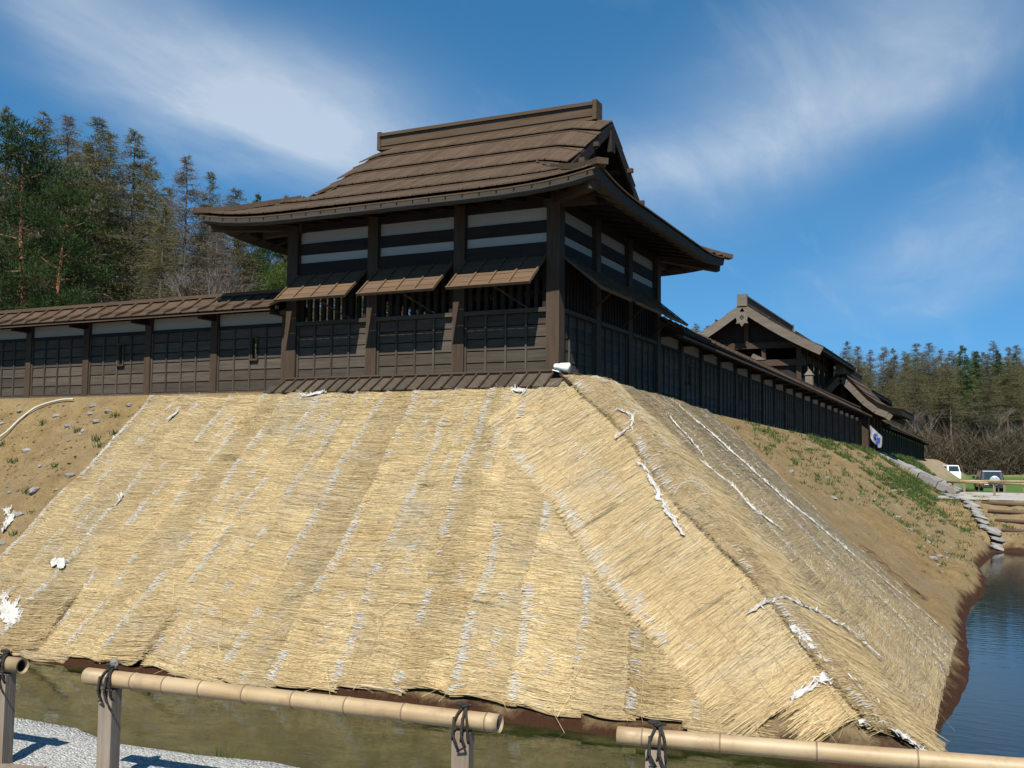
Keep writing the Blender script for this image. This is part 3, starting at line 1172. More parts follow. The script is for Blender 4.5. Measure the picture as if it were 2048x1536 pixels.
def board_wall(name, label, fr, nb, pitch, ax, fine=True, holes=(), first_gap=.0, roof_ext=(0, 0)):
    """fr.u along the wall, fr.w outward (the side the photograph shows)"""
    root = empty(name, fr.p(0, -.25, 0), label, 'wall')
    hx = 'xyz'[ax]
    ox = 'xyz'[1 - ax]
    L = nb * pitch
    for k in range(nb + 1):
        fr.box('post', k * pitch - .085, k * pitch + .085, -.42, 1.46, -.1, .075, M['post_z'], root)
        fr.box('bracket_arm', k * pitch - .05, k * pitch + .05, 1.30, 1.40, -.5, .52, M['beam_' + ox], root)
        if fine:
            fr.box('rear_brace', k * pitch - .05, k * pitch + .05, -.4, 1.1, -.62, -.5, M['post_z'], root)
    fr.box('ground_sill', -.08, L + .08, -.42, -.17, -.09, .085 if not fine else .06, M['wall_' + hx], root)
    for sw in (1, -1):
        fr.box('eave_purlin', -.1, L + .1, 1.40, 1.46, sw * .46 - .04, sw * .46 + .04, M['beam_' + hx], root)
    for k in range(nb):
        u0, u1 = k * pitch + .088, (k + 1) * pitch - .088
        fr.box('plaster_panel', u0, u1, 1.17, 1.44, -.04, -.005, M['plaster'], root)
        fr.box('top_rail', u0, u1, 1.12, 1.185, -.05, .04, M['beam_' + hx], root)
        rows = 6
        bh = (1.12 + .17) / rows
        hole = k in holes
        for b in range(rows):
            v0, v1 = -.17 + b * bh + .014, -.17 + (b + 1) * bh + (-.006 if ax == 0 else .010)
            if hole and b in (3, 4):
                um = (u0 + u1) / 2 - .12
                fr.box('wall_plank', u0, um - .055, v0, v1, -.018, .012, M['wall_' + hx], root, tilt=-.06)
                fr.box('wall_plank', um + .055, u1, v0, v1, -.018, .012, M['wall_' + hx], root, tilt=-.06)
            elif fine:
                fr.box('wall_plank', u0, u1, v0, v1, -.018, .012, M['wall_' + hx], root, tilt=-.06)
        if fine and not hole:
            fr.box('back_board', u0, u1, -.17, 1.12, -.05, -.03, M['beam_' + hx], root)
        if hole:
            um = (u0 + u1) / 2 - .12
            fr.box('back_board', u0, um - .06, -.17, 1.12, -.05, -.03, M['beam_' + hx], root)
            fr.box('back_board', um + .06, u1, -.17, 1.12, -.05, -.03, M['beam_' + hx], root)
            fr.box('back_board', um - .06, um + .06, -.17, -.17 + 3 * bh - .04, -.05, -.03, M['beam_' + hx], root)
            fr.box('back_board', um - .06, um + .06, -.17 + 5 * bh + .035, 1.12, -.05, -.03, M['beam_' + hx], root)
        if not fine:
            fr.box('wall_panel', u0, u1, -.17, 1.12, -.03, .01, M['wall_' + hx], root)
        if hole:
            um = (u0 + u1) / 2 - .12
            hb, ht = -.17 + 3 * bh, -.17 + 5 * bh
            lh = fr.box('loophole_frame', um - .10, um + .10, hb - .035, hb, -.04, .075, M['post_' + hx], root)
            fr.box('jamb', um - .078, um - .055, hb, ht, -.05, .045, M['post_z'], lh)
            fr.box('jamb', um + .055, um + .078, hb, ht, -.05, .045, M['post_z'], lh)
            fr.box('lintel', um - .09, um + .09, ht, ht + .03, -.05, .05, M['post_' + hx], lh)
        for q in range(5 if fine else 4):
            uc = u0 + .015 + (u1 - u0 - .03) * q / (4 if fine else 3)
            fr.box('batten', uc - .016, uc + .016, -.17, 1.12, .016, .04, M['wall_z'], root)
    # roof: deck, boards in two courses, curved battens, ridge
    u0, u1 = -.12 - roof_ext[0], L + .12 + roof_ext[1]
    b = MB()
    for sw in (1, -1):
        for i in range(3):
            pts = []
            for off in (-.02, -.05):
                for (t, z) in ((wp_t[i], wp_z[i]), (wp_t[i + 1], wp_z[i + 1])):
                    for u in (u0, u1):
                        pts.append(fr.p(u, z + off, sw * t))
            b.add(pts, [(0, 1, 3, 2), (4, 6, 7, 5), (0, 2, 6, 4), (1, 5, 7, 3), (2, 3, 7, 6), (0, 4, 5, 1)])
    deck_ = b.build('roof_deck', M['beam_' + hx], root)
    nbat = max(1, int(round((u1 - u0) / .46)))
    pit = (u1 - u0) / nbat

    def strip(ua, ub, ta, tb, zo0, zo1, th, sw):
        V = []
        ts = np.linspace(ta, tb, 3)
        for off in (0, -th):
            for i, t in enumerate(ts):
                z = float(np.interp(t, wp_t, wp_z)) + zo0 + (zo1 - zo0) * i / 2
                for u in (ua, ub):
                    V.append(fr.p(u, z + off, sw * t))
        F = []
        for i in range(2):
            a = 2 * i
            F += [(a, a + 1, a + 3, a + 2), (a + 6, a + 8, a + 9, a + 7), (a, a + 2, a + 8, a + 6), (a + 1, a + 7, a + 9, a + 3)]
        F += [(4, 5, 11, 10), (0, 6, 7, 1)]
        return V, F
    meshes = {}

    def piece(nm, key, args, mat, u):
        """alike pieces share their mesh and are moved along the wall"""
        if key not in meshes:
            V, F = strip(*args)
            meshes[key] = mesh_of(nm, V, F, mat)
        d = fr.u * u
        obj(nm, meshes[key], deck_, Matrix.Translation(d))
    for i in range(nbat):
        for sw in ((1, -1) if fine else (1,)):
            piece('roof_board', ('a', sw), (u0 + .004, u0 + pit - .004, .0, .36, 0, .022, .022, sw), M['roof_x' if ax else 'roof_y'], i * pit)
            piece('roof_board', ('b', sw), (u0 + .004, u0 + pit - .004, .32, .675, -.004, .012, .022, sw), M['roof_x' if ax else 'roof_y'], i * pit)
    for i in range(nbat + 1):
        for sw in ((1, -1) if fine else (1,)):
            piece('roof_batten', ('c', sw), (u0 - .022, u0 + .022, .05, .69, .05, .05, .045, sw), M['roof_y'], i * pit)
    fr.box('ridge_cap', u0, u1, 1.80, 1.87, -.10, .10, M['roof_' + ('x' if ax == 0 else 'y')], root)
    fr.box('eave_board', u0, u1, 1.355, 1.405, .635, .66, M['roof_x'], root)
    return root


board_wall('board_wall', 'brown board wall with a curved batten roof left of the turret', Frame((-5.866 - .0, 0, 0), (-1, 0, 0), (0, -1, 0)),
           12, 1.845, 0, True, holes=(0, 2), roof_ext=(-.05, 0))
DY = -.0115
Fw = Frame((0, 5.82, 0), (0, 1, DY), (1, 0, 0))
board_wall('board_wall', 'long shaded dark board wall running from the turret to the gate', Fw, 19, 1.86, 1, True, holes=(1, 4), roof_ext=(-.05, 0))
Fw2 = Frame((0, 50.6, DY * 45), (0, 1, DY), (1, 0, 0))
board_wall('board_wall', 'far dark board wall beyond the gate beside the green field', Fw2, 20, 1.86, 1, False)

# white floodlight at the turret corner
fl = empty('floodlight', (.35, -.05, .02), 'white tubular floodlight at the foot of the turret corner', 'lamp')
b = MB()
ax_ = np.array((.90, .02, -.10))
ax_ = ax_ / np.linalg.norm(ax_)
p0 = np.array((.08, -.22, .10))
b.tube([p0, p0 + ax_ * .02, p0 + ax_ * .10, p0 + ax_ * .12, p0 + ax_ * .28, p0 + ax_ * .285, p0 + ax_ * .27], [.035, .05, .055, .068, .085, .078, .074], 20, cap=True)
body = b.build('housing', M['white_metal'], fl, True)
b = MB()
b.tube([p0 + ax_ * .262, p0 + ax_ * .272], [.074, .074], 20)
b.build('lens', M['lens'], fl)
b = MB()
b.bar(p0 + np.array((-.03, 0, -.06)), p0 + ax_ * .13 + np.array((0, 0, -.09)), .03, .015)
b.bar(p0 + ax_ * .07 + np.array((0, 0, -.09)), p0 + ax_ * .07 + np.array((0, 0, -.04)), .02, .05, (1, 0, 0))
b.build('bracket', M['white_metal'], fl)


# ------------------------------------------------------------------ gatehouse, gate and hall beyond
def hall(name, label, xc, y0, y1, zr, hw, ze, gnd, wallw, front_detail, over=.9):
    """gabled timber hall, ridge along +y; gable end towards the camera"""
    root = empty(name, (xc, y0, gnd), label, 'building')
    L = y1 - y0
    sag = .12
    cs = np.linspace(0, 1, 7)

    def zs(f):
        return zr + (ze - zr) * f - sag * math.sin(math.pi * f)
    # thick roof slopes, boards in courses
    for s in (1, -1):
        V, F = [], []
        for off in (0, -.16):
            for f in cs:
                for y in (y0, y1):
                    V.append((xc + s * hw * f, y, zs(f) + off))
        n = len(cs) * 2
        for i in range(len(cs) - 1):
            a = 2 * i
            F += [(a, a + 1, a + 3, a + 2), (a + n, a + 2 + n, a + 3 + n, a + 1 + n), (a, a + 2, a + 2 + n, a + n), (a + 1, a + 1 + n, a + 3 + n, a + 3)]
        F += [(n - 2, n - 1, 2 * n - 1, 2 * n - 2)]
        sl_ = mobj('roof_slope', V, F, M['beam_x'], root)
        for c in range(5):
            fa, fb = c / 5, (c + 1) / 5 + .015
            nbd = int(L / .45)
            mm = None
            for j in range(nbd):
                if mm is None:
                    VV = []
                    for off in (0, -.03):
                        for (f, dz) in ((fa, .012), (fb, .06)):
                            for y in (y0 - .03 + .006, y0 - .03 + L / nbd - .006):
                                VV.append((xc + s * hw * min(f, 1.01), y, zs(f) + dz + .03 + off))
                    FF = [(0, 1, 3, 2), (4, 6, 7, 5), (0, 2, 6, 4), (1, 5, 7, 3), (2, 3, 7, 6), (0, 4, 5, 1)]
                    mm = mesh_of('roof_board', VV, FF, M['roof_x'])
                obj('roof_board', mm, sl_, Matrix.Translation((0, j * L / nbd, 0)))
        # bargeboards at both verges
        for y in (y0 - .04, y1 + .04):
            b = MB()
            for fa, fb in zip(cs[:-1], cs[1:]):
                b.bar((xc + s * hw * fa, y, zs(fa) - .20), (xc + s * hw * fb, y, zs(fb) - .20), .10, .40, (0, 0, 1))
            b.build('bargeboard', M['pale_y'], root)
        # wall of this side: posts, boards, rail
        xw = xc + s * wallw
        nb_ = max(2, int(L / 1.9))
        for k in range(nb_ + 1):
            y = y0 + over + (L - 2 * over) * k / nb_
            beam('post', (xw, y, gnd), (xw, y, ze + .35), .22, .22, M['post_z'], root, (1, 0, 0))
            if k < nb_:
                ya, yb = y + .11, y0 + over + (L - 2 * over) * (k + 1) / nb_ - .11
                Frame((xw, ya, 0), (0, 1, 0), (s, 0, 0)).box('wall_board', 0, yb - ya, gnd, ze - 1.3, -.05, .02, M['wall_y'], root)
                Frame((xw, ya, 0), (0, 1, 0), (s, 0, 0)).box('wall_rail', 0, yb - ya, ze - .45, ze - .1, -.06, .06, M['beam_y'], root)
        beam('wall_plate', (xw, y0 + .1, ze + .3), (xw, y1 - .1, ze + .3), .2, .25, M['beam_y'], root)
        for k in range(int(L / .6)):
            y = y0 + .35 + k * .6
            beam('rafter', (xc + s * (wallw - .3), y, zs((wallw - .3) / hw) - .24), (xc + s * (hw - .08), y, zs(.98) - .22), .09, .1, M['beam_x'], root)
    # ridge
    Frm = Frame((xc, y0, zr), (0, 1, 0), (1, 0, 0))
    Frm.box('ridge_box', .05, L - .05, -.02, .32, -.17, .17, M['roof_y'], root)
    Frm.box('ridge_rail', -.02, L + .02, .32, .40, -.23, .23, M['roof_y'], root)
    Frm.box('ridge_end', -.14, .05, -.12, .46, -.24, .24, M['pale_y'], root)
    Frm.box('ridge_end', L - .05, L + .14, -.12, .46, -.24, .24, M['pale_y'], root)
    for s in (1, -1):
        for f in (.35, .68):
            beam('snow_bar', (xc + s * hw * f, y0 - .12, zs(f) + .14), (xc + s * hw * f, y1 + .1, zs(f) + .14), .06, .09, M['roof_y'], root)
    # end walls
    for y, sy in ((y0 + over, -1), (y1 - over, 1)):
        V = []
        n = len(cs)
        tri = [(xc - hw * f * .98, zs(f) - .2) for f in cs[::-1] if f * hw <= wallw + .2] + [(xc + hw * f * .98, zs(f) - .2) for f in cs[1:] if f * hw <= wallw + .2]
        tri = tri + [(xc + wallw, ze + .1), (xc - wallw, ze + .1)]
        m_ = len(tri)
        V = [(a, y, z) for a, z in tri] + [(a, y - sy * .06, z) for a, z in tri]
        F = [tuple(range(m_)), tuple(range(2 * m_ - 1, m_ - 1, -1))] + [(i, (i + 1) % m_, (i + 1) % m_ + m_, i + m_) for i in range(m_)]
        mobj('gable_board', V, F, M['beam_z'], root)
        Fe = Frame((xc - wallw, y, 0), (1, 0, 0), (0, sy, 0))
        for k in range(4):
            u = 2 * wallw * k / 3
            if 0 < k < 3:
                Fe.box('post', u - .1, u + .1, gnd, ze + .1, -.05, .12, M['post_z'], root)
        Fe.box('tie_beam', -.3, 2 * wallw + .3, ze + .12, ze + .42, -.1, .16, M['post_x'], root)
        Fe.box('tie_beam', -.3, 2 * wallw + .3, ze - .75, ze - .45, -.1, .16, M['post_x'], root)
        Fe.box('king_post', wallw - .11, wallw + .11, ze + .42, zr - .4, -.05, .14, M['post_z'], root)
        Fe.box('end_board', 0, 2 * wallw, gnd, ze - .75, -.08, .0, M['beam_x'], root)
        if front_detail and sy < 0:
            for q in (-.55, .55):
                Vv = [fe for fe in (Fe.p(wallw + q - .42, ze - .44, .2), Fe.p(wallw + q + .42, ze - .44, .2), Fe.p(wallw + q + (.2 if q < 0 else -.2), ze - .12, .2))]
                Vv2 = [v + np.array((0, .06, 0)) for v in Vv]
                mobj('carved_bracket', Vv + Vv2, [(0, 1, 2), (5, 4, 3), (0, 3, 4, 1), (1, 4, 5, 2), (2, 5, 3, 0)], M['pale_y'], root)
    if front_detail:
        # carved hexagonal pendant with a flower at the gable apex
        V = []
        pts = [(-.30, .10), (-.16, .30), (.16, .30), (.30, .10), (.24, -.14), (.30, -.26), (.12, -.24), (0, -.42), (-.12, -.24), (-.30, -.26), (-.24, -.14)]
        zc = zr - .72
        for yy in (y0 - .16, y0 - .10):
            V += [(xc + a, yy, zc + c) for a, c in pts]
        n = len(pts)
        F = [tuple(range(n)), tuple(range(2 * n - 1, n - 1, -1))] + [(i, (i + 1) % n, (i + 1) % n + n, i + n) for i in range(n)]
        g_ = mobj('gable_pendant', V, F, M['pale_y'], root)
        for a in range(4):
            c_, s_ = math.cos(a * math.pi / 2), math.sin(a * math.pi / 2)
            b = MB()
            b.tube([(xc + c_ * .06, y0 - .175, zc + s_ * .06 + .05), (xc + c_ * .065, y0 - .16, zc + s_ * .065 + .05)], .04, 8)
            b.build('petal', M['beam_x'], g_)
    return root


hall('gatehouse', 'large dark gabled gatehouse with pale bargeboards behind the long wall', -4.3, 33, 45, 6.2, 3.72, 3.95, -.6, 2.5, True)
hall('hall', 'small distant hall roof showing behind the gate', -4.2, 52, 66, 5.0, 3.6, 3.2, -.9, 2.5, False)

# gate with a sweeping curved roof
gate = empty('gate', (-.9, 42, -.8), 'roofed gate with a sweeping curved gable at the end of the long wall', 'gate')
gx, gy0, gy1 = -1.05, 42.3, 50.3
gt = np.array([0, .3, .7, 1.2, 1.8, 2.4, 3.15])
gz = np.array([3.62, 3.36, 2.92, 2.36, 1.86, 1.58, 1.42])
for s in (1, -1):
    V, F = [], []
    for off in (0, -.3):
        for t, z in zip(gt, gz):
            for y in (gy0, gy1):
                V.append((gx + s * t, y + (-.12 if y == gy0 else .12) * (off == 0), z + off * (1 if t > .1 else .8)))
    n = len(gt) * 2
    for i in range(len(gt) - 1):
        a = 2 * i
        F += [(a, a + 1, a + 3, a + 2), (a + n, a + 2 + n, a + 3 + n, a + 1 + n), (a, a + 2, a + 2 + n, a + n), (a + 1, a + 1 + n, a + 3 + n, a + 3)]
    F += [(n - 2, n - 1, 2 * n - 1, 2 * n - 2)]
    sl_ = mobj('roof_slope', V, F, M['beam_x'], gate)
    for c in range(6):
        mm = None
        nbd = 16
        for j in range(nbd):
            if mm is None:
                VV = []
                for off in (0, -.03):
                    for (t, z, dz) in ((gt[c], gz[c], .03), (gt[c + 1] + .03, gz[c + 1], .07)):
                        for y in (gy0 - .14, gy0 - .14 + (gy1 - gy0 + .28) / nbd - .01):
                            VV.append((gx + s * t, y, z + dz + off))
                mm = mesh_of('roof_board', VV, [(0, 1, 3, 2), (4, 6, 7, 5), (0, 2, 6, 4), (1, 5, 7, 3), (2, 3, 7, 6), (0, 4, 5, 1)], M['roof_x'])
            obj('roof_board', mm, sl_, Matrix.Translation((0, j * (gy1 - gy0 + .28) / nbd, 0)))
    for y in (gy0 - .02, gy1 + .02):
        b = MB()
        for i in range(len(gt) - 1):
            b.bar((gx + s * gt[i], y, gz[i] - .46), (gx + s * min(gt[i + 1], 2.6), y, gz[i + 1] - .44), .09, .34)
        b.build('bargeboard', M['pale_y'], gate)
Fg = Frame((gx, gy0, 3.62), (0, 1, 0), (1, 0, 0))
Fg.box('ridge_box', .0, gy1 - gy0, -.05, .28, -.16, .16, M['roof_y'], gate)
Fg.box('ridge_rail', -.05, gy1 - gy0 + .05, .28, .35, -.22, .22, M['roof_y'], gate)
Fg.box('ridge_end', -.16, .0, -.2, .42, -.24, .24, M['pale_y'], gate)
for yy in (gy0 + .9, gy0 + 3.6, gy0 + 5.4, gy1 - .9):
    for xx in (gx - 1.3, gx + 1.15):
        beam('gate_post', (xx, yy, -1.0), (xx, yy, 1.9), .34, .34, M['post_z'], gate, (1, 0, 0))
for xx in (gx - 1.3, gx, gx + 1.15):
    beam('head_beam', (xx, gy0 + .3, 1.75), (xx, gy1 - .3, 1.75), .3, .36, M['beam_y'], gate)
for yy in (gy0 + .9, gy0 + 3.6, gy0 + 5.4, gy1 - .9):
    beam('cross_beam', (gx - 2.5, yy, 1.35), (gx + 2.5, yy, 1.35), .26, .32, M['beam_x'], gate)
    beam('gable_strut', (gx, yy, 1.5), (gx, yy, 3.2), .2, .2, M['post_z'], gate, (1, 0, 0))
for sy in (0, 1):
    Frame((gx + 1.1, gy0 + 3.75 + sy * .82, 0), (0, 1, 0), (1, 0, 0)).box('door_leaf', 0, .8, -.95, 1.5, -.05, .03, M['wall_z'], gate)
Frame((gx + 1.1, gy0 + .95, 0), (0, 1, 0), (1, 0, 0)).box('side_panel', 0, 2.6, -.95, 1.5, -.05, .0, M['wall_z'], gate)
Frame((gx + 1.1, gy0 + 5.5, 0), (0, 1, 0), (1, 0, 0)).box('side_panel', 0, 1.6, -.95, 1.5, -.05, .0, M['wall_z'], gate)

# curtain hung at the gate, gathered at one side
V, F = [], []
nx, nz = 14, 10
for th in (0, .02):
    for j in range(nz + 1):
        v = j / nz
        for i in range(nx + 1):
            u = i / nx
            sagc = .55 * math.sin(u * math.pi * .9)
            x = .42 + u * .62 - v * .05 * math.sin(u * 9)
            z = .62 - u * .62 - v * (.45 + .7 * sagc)
            y = 42.5 + .10 * math.sin(u * 14 + v * 2) * (.3 + v) + th
            V.append((x, y, z))
N = (nx + 1) * (nz + 1)
for j in range(nz):
    for i in range(nx):
        a = j * (nx + 1) + i
        F.append((a, a + nx + 1, a + nx + 2, a + 1))
        F.append((a + N, a + 1 + N, a + nx + 2 + N, a + nx + 1 + N))
cur = mobj('curtain', V, F, M['curtain'], None, True)
tag(cur, 'white curtain with blue crests sagging at the gate', 'curtain')
for (u, v) in ((.45, .35), (.72, .42), (.6, .72)):
    b = MB()
    sagc = .55 * math.sin(u * math.pi * .9)
    c_ = np.array((.42 + u * .62, 42.40, .62 - u * .62 - v * (.45 + .7 * sagc)))
    b.tube([c_, c_ + np.array((0, .012, 0))], .10, 14)
    b.build('crest', M['blue_print'], cur)
# pale pillar with a pointed cap behind the wall
pil = empty('pillar', (-.75, 30.5, -.5), 'pale square pillar with a pointed cap behind the long wall', 'pillar')
Fp = Frame((-.75, 30.5, 0), (1, 0, 0), (0, -1, 0))
Fp.box('shaft', -.16, .16, -.5, 2.42, -.16, .16, M['pale_y'], pil)
mobj('cap', [(-.95, 30.3, 2.42), (-.55, 30.3, 2.42), (-.55, 30.7, 2.42), (-.95, 30.7, 2.42), (-.75, 30.5, 2.72)],
     [(0, 3, 2, 1), (0, 1, 4), (1, 2, 4), (2, 3, 4), (3, 0, 4)], M['pale_y'], pil)


# ------------------------------------------------------------------ straw mats on the slopes
HIP0 = np.array((1.1, -.5))
HDIR = np.array((5.38, -5.0)) / np.linalg.norm((5.38, -5.0))
HN = np.array((HDIR[1], -HDIR[0]))          # towards the front slope
STRAW = np.array([(.365, .268, .128), (.42, .325, .172), (.30, .205, .090), (.46, .39, .255), (.22, .145, .062), (.35, .285, .175), (.12, .083, .045)])
STRAW = STRAW.mean(0) * .36 + STRAW * .70
STRAW_P = np.array([.27, .22, .17, .12, .09, .08, .05])


def quads(name, A, B, wid, colr, mat, parent, up=None, kind='stuff'):
    """thin flat strands from A to B (n x 3), each one quad with its own colour"""
    n = len(A)
    d = B - A
    d /= np.linalg.norm(d, axis=1)[:, None] + 1e-9
    upv = np.tile(np.array(up if up is not None else (0, -.62, .78)), (n, 1)) + rng.normal(0, .35, (n, 3))
    sdir = np.cross(d, upv)
    sdir /= np.linalg.norm(sdir, axis=1)[:, None] + 1e-9
    hw = np.asarray(wid)[:, None] / 2
    V = np.empty((n, 4, 3))
    V[:, 0], V[:, 1], V[:, 2], V[:, 3] = A - sdir * hw, A + sdir * hw, B + sdir * hw * .7, B - sdir * hw * .7
    me = bpy.data.meshes.new(name)
    me.vertices.add(4 * n)
    me.vertices.foreach_set('co', V.ravel())
    me.loops.add(4 * n)
    me.loops.foreach_set('vertex_index', np.arange(4 * n, dtype=np.int32))
    me.polygons.add(n)
    me.polygons.foreach_set('loop_start', np.arange(0, 4 * n, 4, dtype=np.int32))
    if colr is not None:
        at = me.color_attributes.new('col', 'FLOAT_COLOR', 'POINT')
        c4 = np.ones((n, 4, 4))
        c4[:, :, :3] = colr[:, None, :]
        at.data.foreach_set('color', c4.ravel())
    me.materials.append(mat)
    me.update(calc_edges=True)
    o = obj(name, me, parent)
    if kind:
        o['kind'] = kind
    return o


def straw_mat_thing(label, plan, nrm, slen, swid, dens, seed, extra=None, dirt_shade=0.0, t0=0.0, white=1.0, keep=None, fringe=.09):
    """plan(s, t) -> x, y; s across the roll (the way the straws lie), t down the slope"""
    ns, nt = 10, 56
    S, T = np.meshgrid(np.linspace(0, 1, ns), np.linspace(t0, 1, nt))
    ex = extra or (lambda s, t: 0 * s)

    def off(s, t, x, y):
        return .050 + .035 * (1 - s) + .028 * vnoise(x, y, .9, seed) + .014 * vnoise(x * 1.6, y, .3, seed + 3) + ex(s, t)

    def surf(s, t):
        x, y = plan(s, t)
        return x, y, emb(x, y) + off(s, t, x, y)
    jag = .02 * vnoise(np.linspace(0, 40, nt), np.zeros(nt), 1.3, seed)[:, None] * (S * 2 - 1)
    x, y, z = surf(np.clip(S, 0, 1), T)
    x = x + jag * nrm[3]
    y = y + jag * nrm[4]
    V = np.stack([x.ravel(), y.ravel(), z.ravel()], 1)
    V2 = V - np.array((0, 0, .03))
    N = len(V)
    F = []
    for j in range(nt - 1):
        for i in range(ns - 1):
            a = j * ns + i
            F.append((a, a + ns, a + ns + 1, a + 1))
    rim = [j * ns for j in range(nt)] + [(nt - 1) * ns + i for i in range(1, ns)] + [j * ns + ns - 1 for j in range(nt - 2, -1, -1)] + list(range(ns - 2, 0, -1))
    Fr_ = [(b, a, a + N, b + N) for a, b in zip(rim, rim[1:] + rim[:1])]
    if keep is not None:
        kp = np.broadcast_to(keep(V[:, 0], V[:, 1]), (N,))
        kp = np.concatenate([kp, kp])
        F = [f for f in F if kp[list(f)].all()]
        Fr_ = [f for f in Fr_ if kp[list(f)].all()]
    if len(F) < 25:
        return None
    AV = np.vstack([V, V2])
    used = np.unique(np.concatenate([np.array(f) for f in F + Fr_]))
    rm = np.full(len(AV), -1)
    rm[used] = np.arange(len(used))
    me = mesh_of('straw_mat', AV[used], [tuple(int(rm[i]) for i in f) for f in F + Fr_], M['matbase'], True)
    uv = me.uv_layers.new(name='UVMap')
    co = np.concatenate([np.stack([S.ravel() * swid, T.ravel() * slen], 1)] * 2)[used]
    li = np.empty(len(me.loops), dtype=np.int32)
    me.loops.foreach_get('vertex_index', li)
    uv.data.foreach_set('uv', (co[li] + seed * 3.7).ravel())
    o = obj('straw_mat', me)
    tag(o, label, 'straw mat', 'straw mats pegged on the slopes')
    # the straws themselves
    n = int(slen * (1 - t0) * swid * dens * 1.9)
    s = rng.uniform(0, 1, n)
    t = rng.uniform(t0, 1, n)
    hl = rng.uniform(.10, .40, n) / swid
    loose = rng.uniform(0, 1, n) < .012
    sl_ = rng.normal(0, .014, n) / slen + (.018 * vnoise(s * 3, t * 12, 1, seed) + .030 * np.clip(vnoise(s * 7, t * 34, 1, seed + 41) - .25, 0, 1)) / slen
    sl_ = np.where(loose, rng.normal(0, .16, n) / slen, sl_)
    hl = np.where(rng.uniform(0, 1, n) < .45, hl * .45, hl)
    sa, sb = np.maximum(s - hl, -.07 * rng.uniform(0, 1, n)), np.minimum(s + hl * (1.6 if fringe > .1 else 1), 1 + fringe * rng.uniform(0, 1, n))
    ta, tb = t - sl_, t + sl_
    xa, ya, za = surf(sa, ta)
    xb, yb, zb = surf(sb, tb)
    la, lb = rng.uniform(.003, .013, n), rng.uniform(.003, .013, n)
    stick = rng.uniform(0, 1, n) < .03
    lb = np.where(stick, lb + rng.uniform(.01, .05, n), lb)
    la, lb = la + loose * .012, lb + loose * .012
    A = np.stack([xa, ya, za + la], 1)
    B = np.stack([xb, yb, zb + lb], 1)
    xm, ym = (xa + xb) / 2, (ya + yb) / 2
    ci = rng.choice(len(STRAW), n, p=STRAW_P)
    cc = STRAW[ci] * np.array((.91, .905, .865)) * rng.uniform(.88, 1.10, n)[:, None]
    # bands of paler and browner straw running down the roll, damp stains
    band = 1.3 * vnoise(s * 4 + seed * 3, t * .8, 1, seed + 11) + .7 * vnoise(s * 11, t * 1.2, 1, seed + 12)
    st = np.clip(vnoise(xm, ym, 1.1, 21) * .6 + vnoise(xm, ym, .35, 22) * .5, -1, 1)
    mul = 1 + .20 * band + .07 * st
    tint = np.array((1., .93, .82))
    cc = cc * mul[:, None] * (1 - np.clip(-st, 0, 1)[:, None] * (1 - tint))
    gp = np.clip(vnoise(xm, ym, .55, 61) + .6 * vnoise(xm, ym, .2, 62) - .35, 0, 1)[:, None] * .6
    cc = cc * (1 - gp) + np.array((.27, .245, .19)) * rng.uniform(.7, 1.15, n)[:, None] * gp
    dk = (vnoise(s * 6, t * 60, 1, seed + 71) > .72) & (vnoise(xm, ym, .4, 72) > .1)
    cc = np.where(dk[:, None], cc * .45, cc)
    if dirt_shade:
        g = np.array((.20, .162, .096)) * rng.uniform(.45, 1.25, n)[:, None]  # brown mixed into the straw for dirt and for dimmer light
        cc = cc * (1 - dirt_shade) + g * dirt_shade
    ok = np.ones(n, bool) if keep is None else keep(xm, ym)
    quads('straws', A[ok], B[ok], rng.uniform(.0030, .0062, n)[ok], cc[ok], M['straw'], o, nrm[:3])
    # white backing fabric showing between the straws, mostly along the edges of the roll
    n = int(2000 * slen / 6.5 * white)
    t = rng.uniform(t0, 1, n)
    e = rng.uniform(0, 1, n)
    sg = .045 / max(1, swid)
    s = np.where(e < .42, np.abs(rng.normal(0, sg * 1.3, n)), np.where(e < .60, 1 - np.abs(rng.normal(0, sg, n)), np.where(e < .80, .5 + rng.normal(0, sg, n), rng.uniform(0, 1, n))))
    clump = vnoise(t * 26, s * 4, 1, seed + 5) + .9 * vnoise(t * 6, s * 2, 1, seed + 6)
    k = clump > np.where(e < .60, -.05, np.where(e < .80, .45, .85))
    s, t = s[k], t[k]
    n = len(s)
    if n:
        hl = rng.uniform(.012, .06, n) / swid
        sl_ = rng.normal(0, .006, n) / slen
        xa, ya, za = surf(s - hl, t - sl_)
        xb, yb, zb = surf(s + hl, t + sl_)
        A = np.stack([xa, ya, za + rng.uniform(.018, .036, n)], 1)
        B = np.stack([xb, yb, zb + rng.uniform(.018, .036, n)], 1)
        ok = np.ones(n, bool) if keep is None else keep((xa + xb) / 2, (ya + yb) / 2)
        wv_ = rng.uniform(.0022, .0085, n)
        if ok.any():
            quads('frayed_backing', A[ok], B[ok], wv_[ok], None, M['cloth'], o, nrm[:3])
    # sewing threads
    th = MB()
    for sv in (.2, .4, .6, .8):
        tt = np.linspace(t0, 1, 24)
        x, y, z = surf(np.full(24, sv), tt)
        pts = np.stack([x, y, z + .024], 1)
        for a, b in zip(pts[:-1], pts[1:]):
            k = len(th.V)
            if keep is not None and not keep(a[0], a[1]):
                continue
            q = np.array((nrm[3], nrm[4], 0)) * .0022
            th.V += [tuple(a - q), tuple(a + q), tuple(b + q), tuple(b - q)]
            th.F.append((k, k + 1, k + 2, k + 3))
    tag(th.build('sewing_threads', M['thread'], o), kind='stuff')
    return o


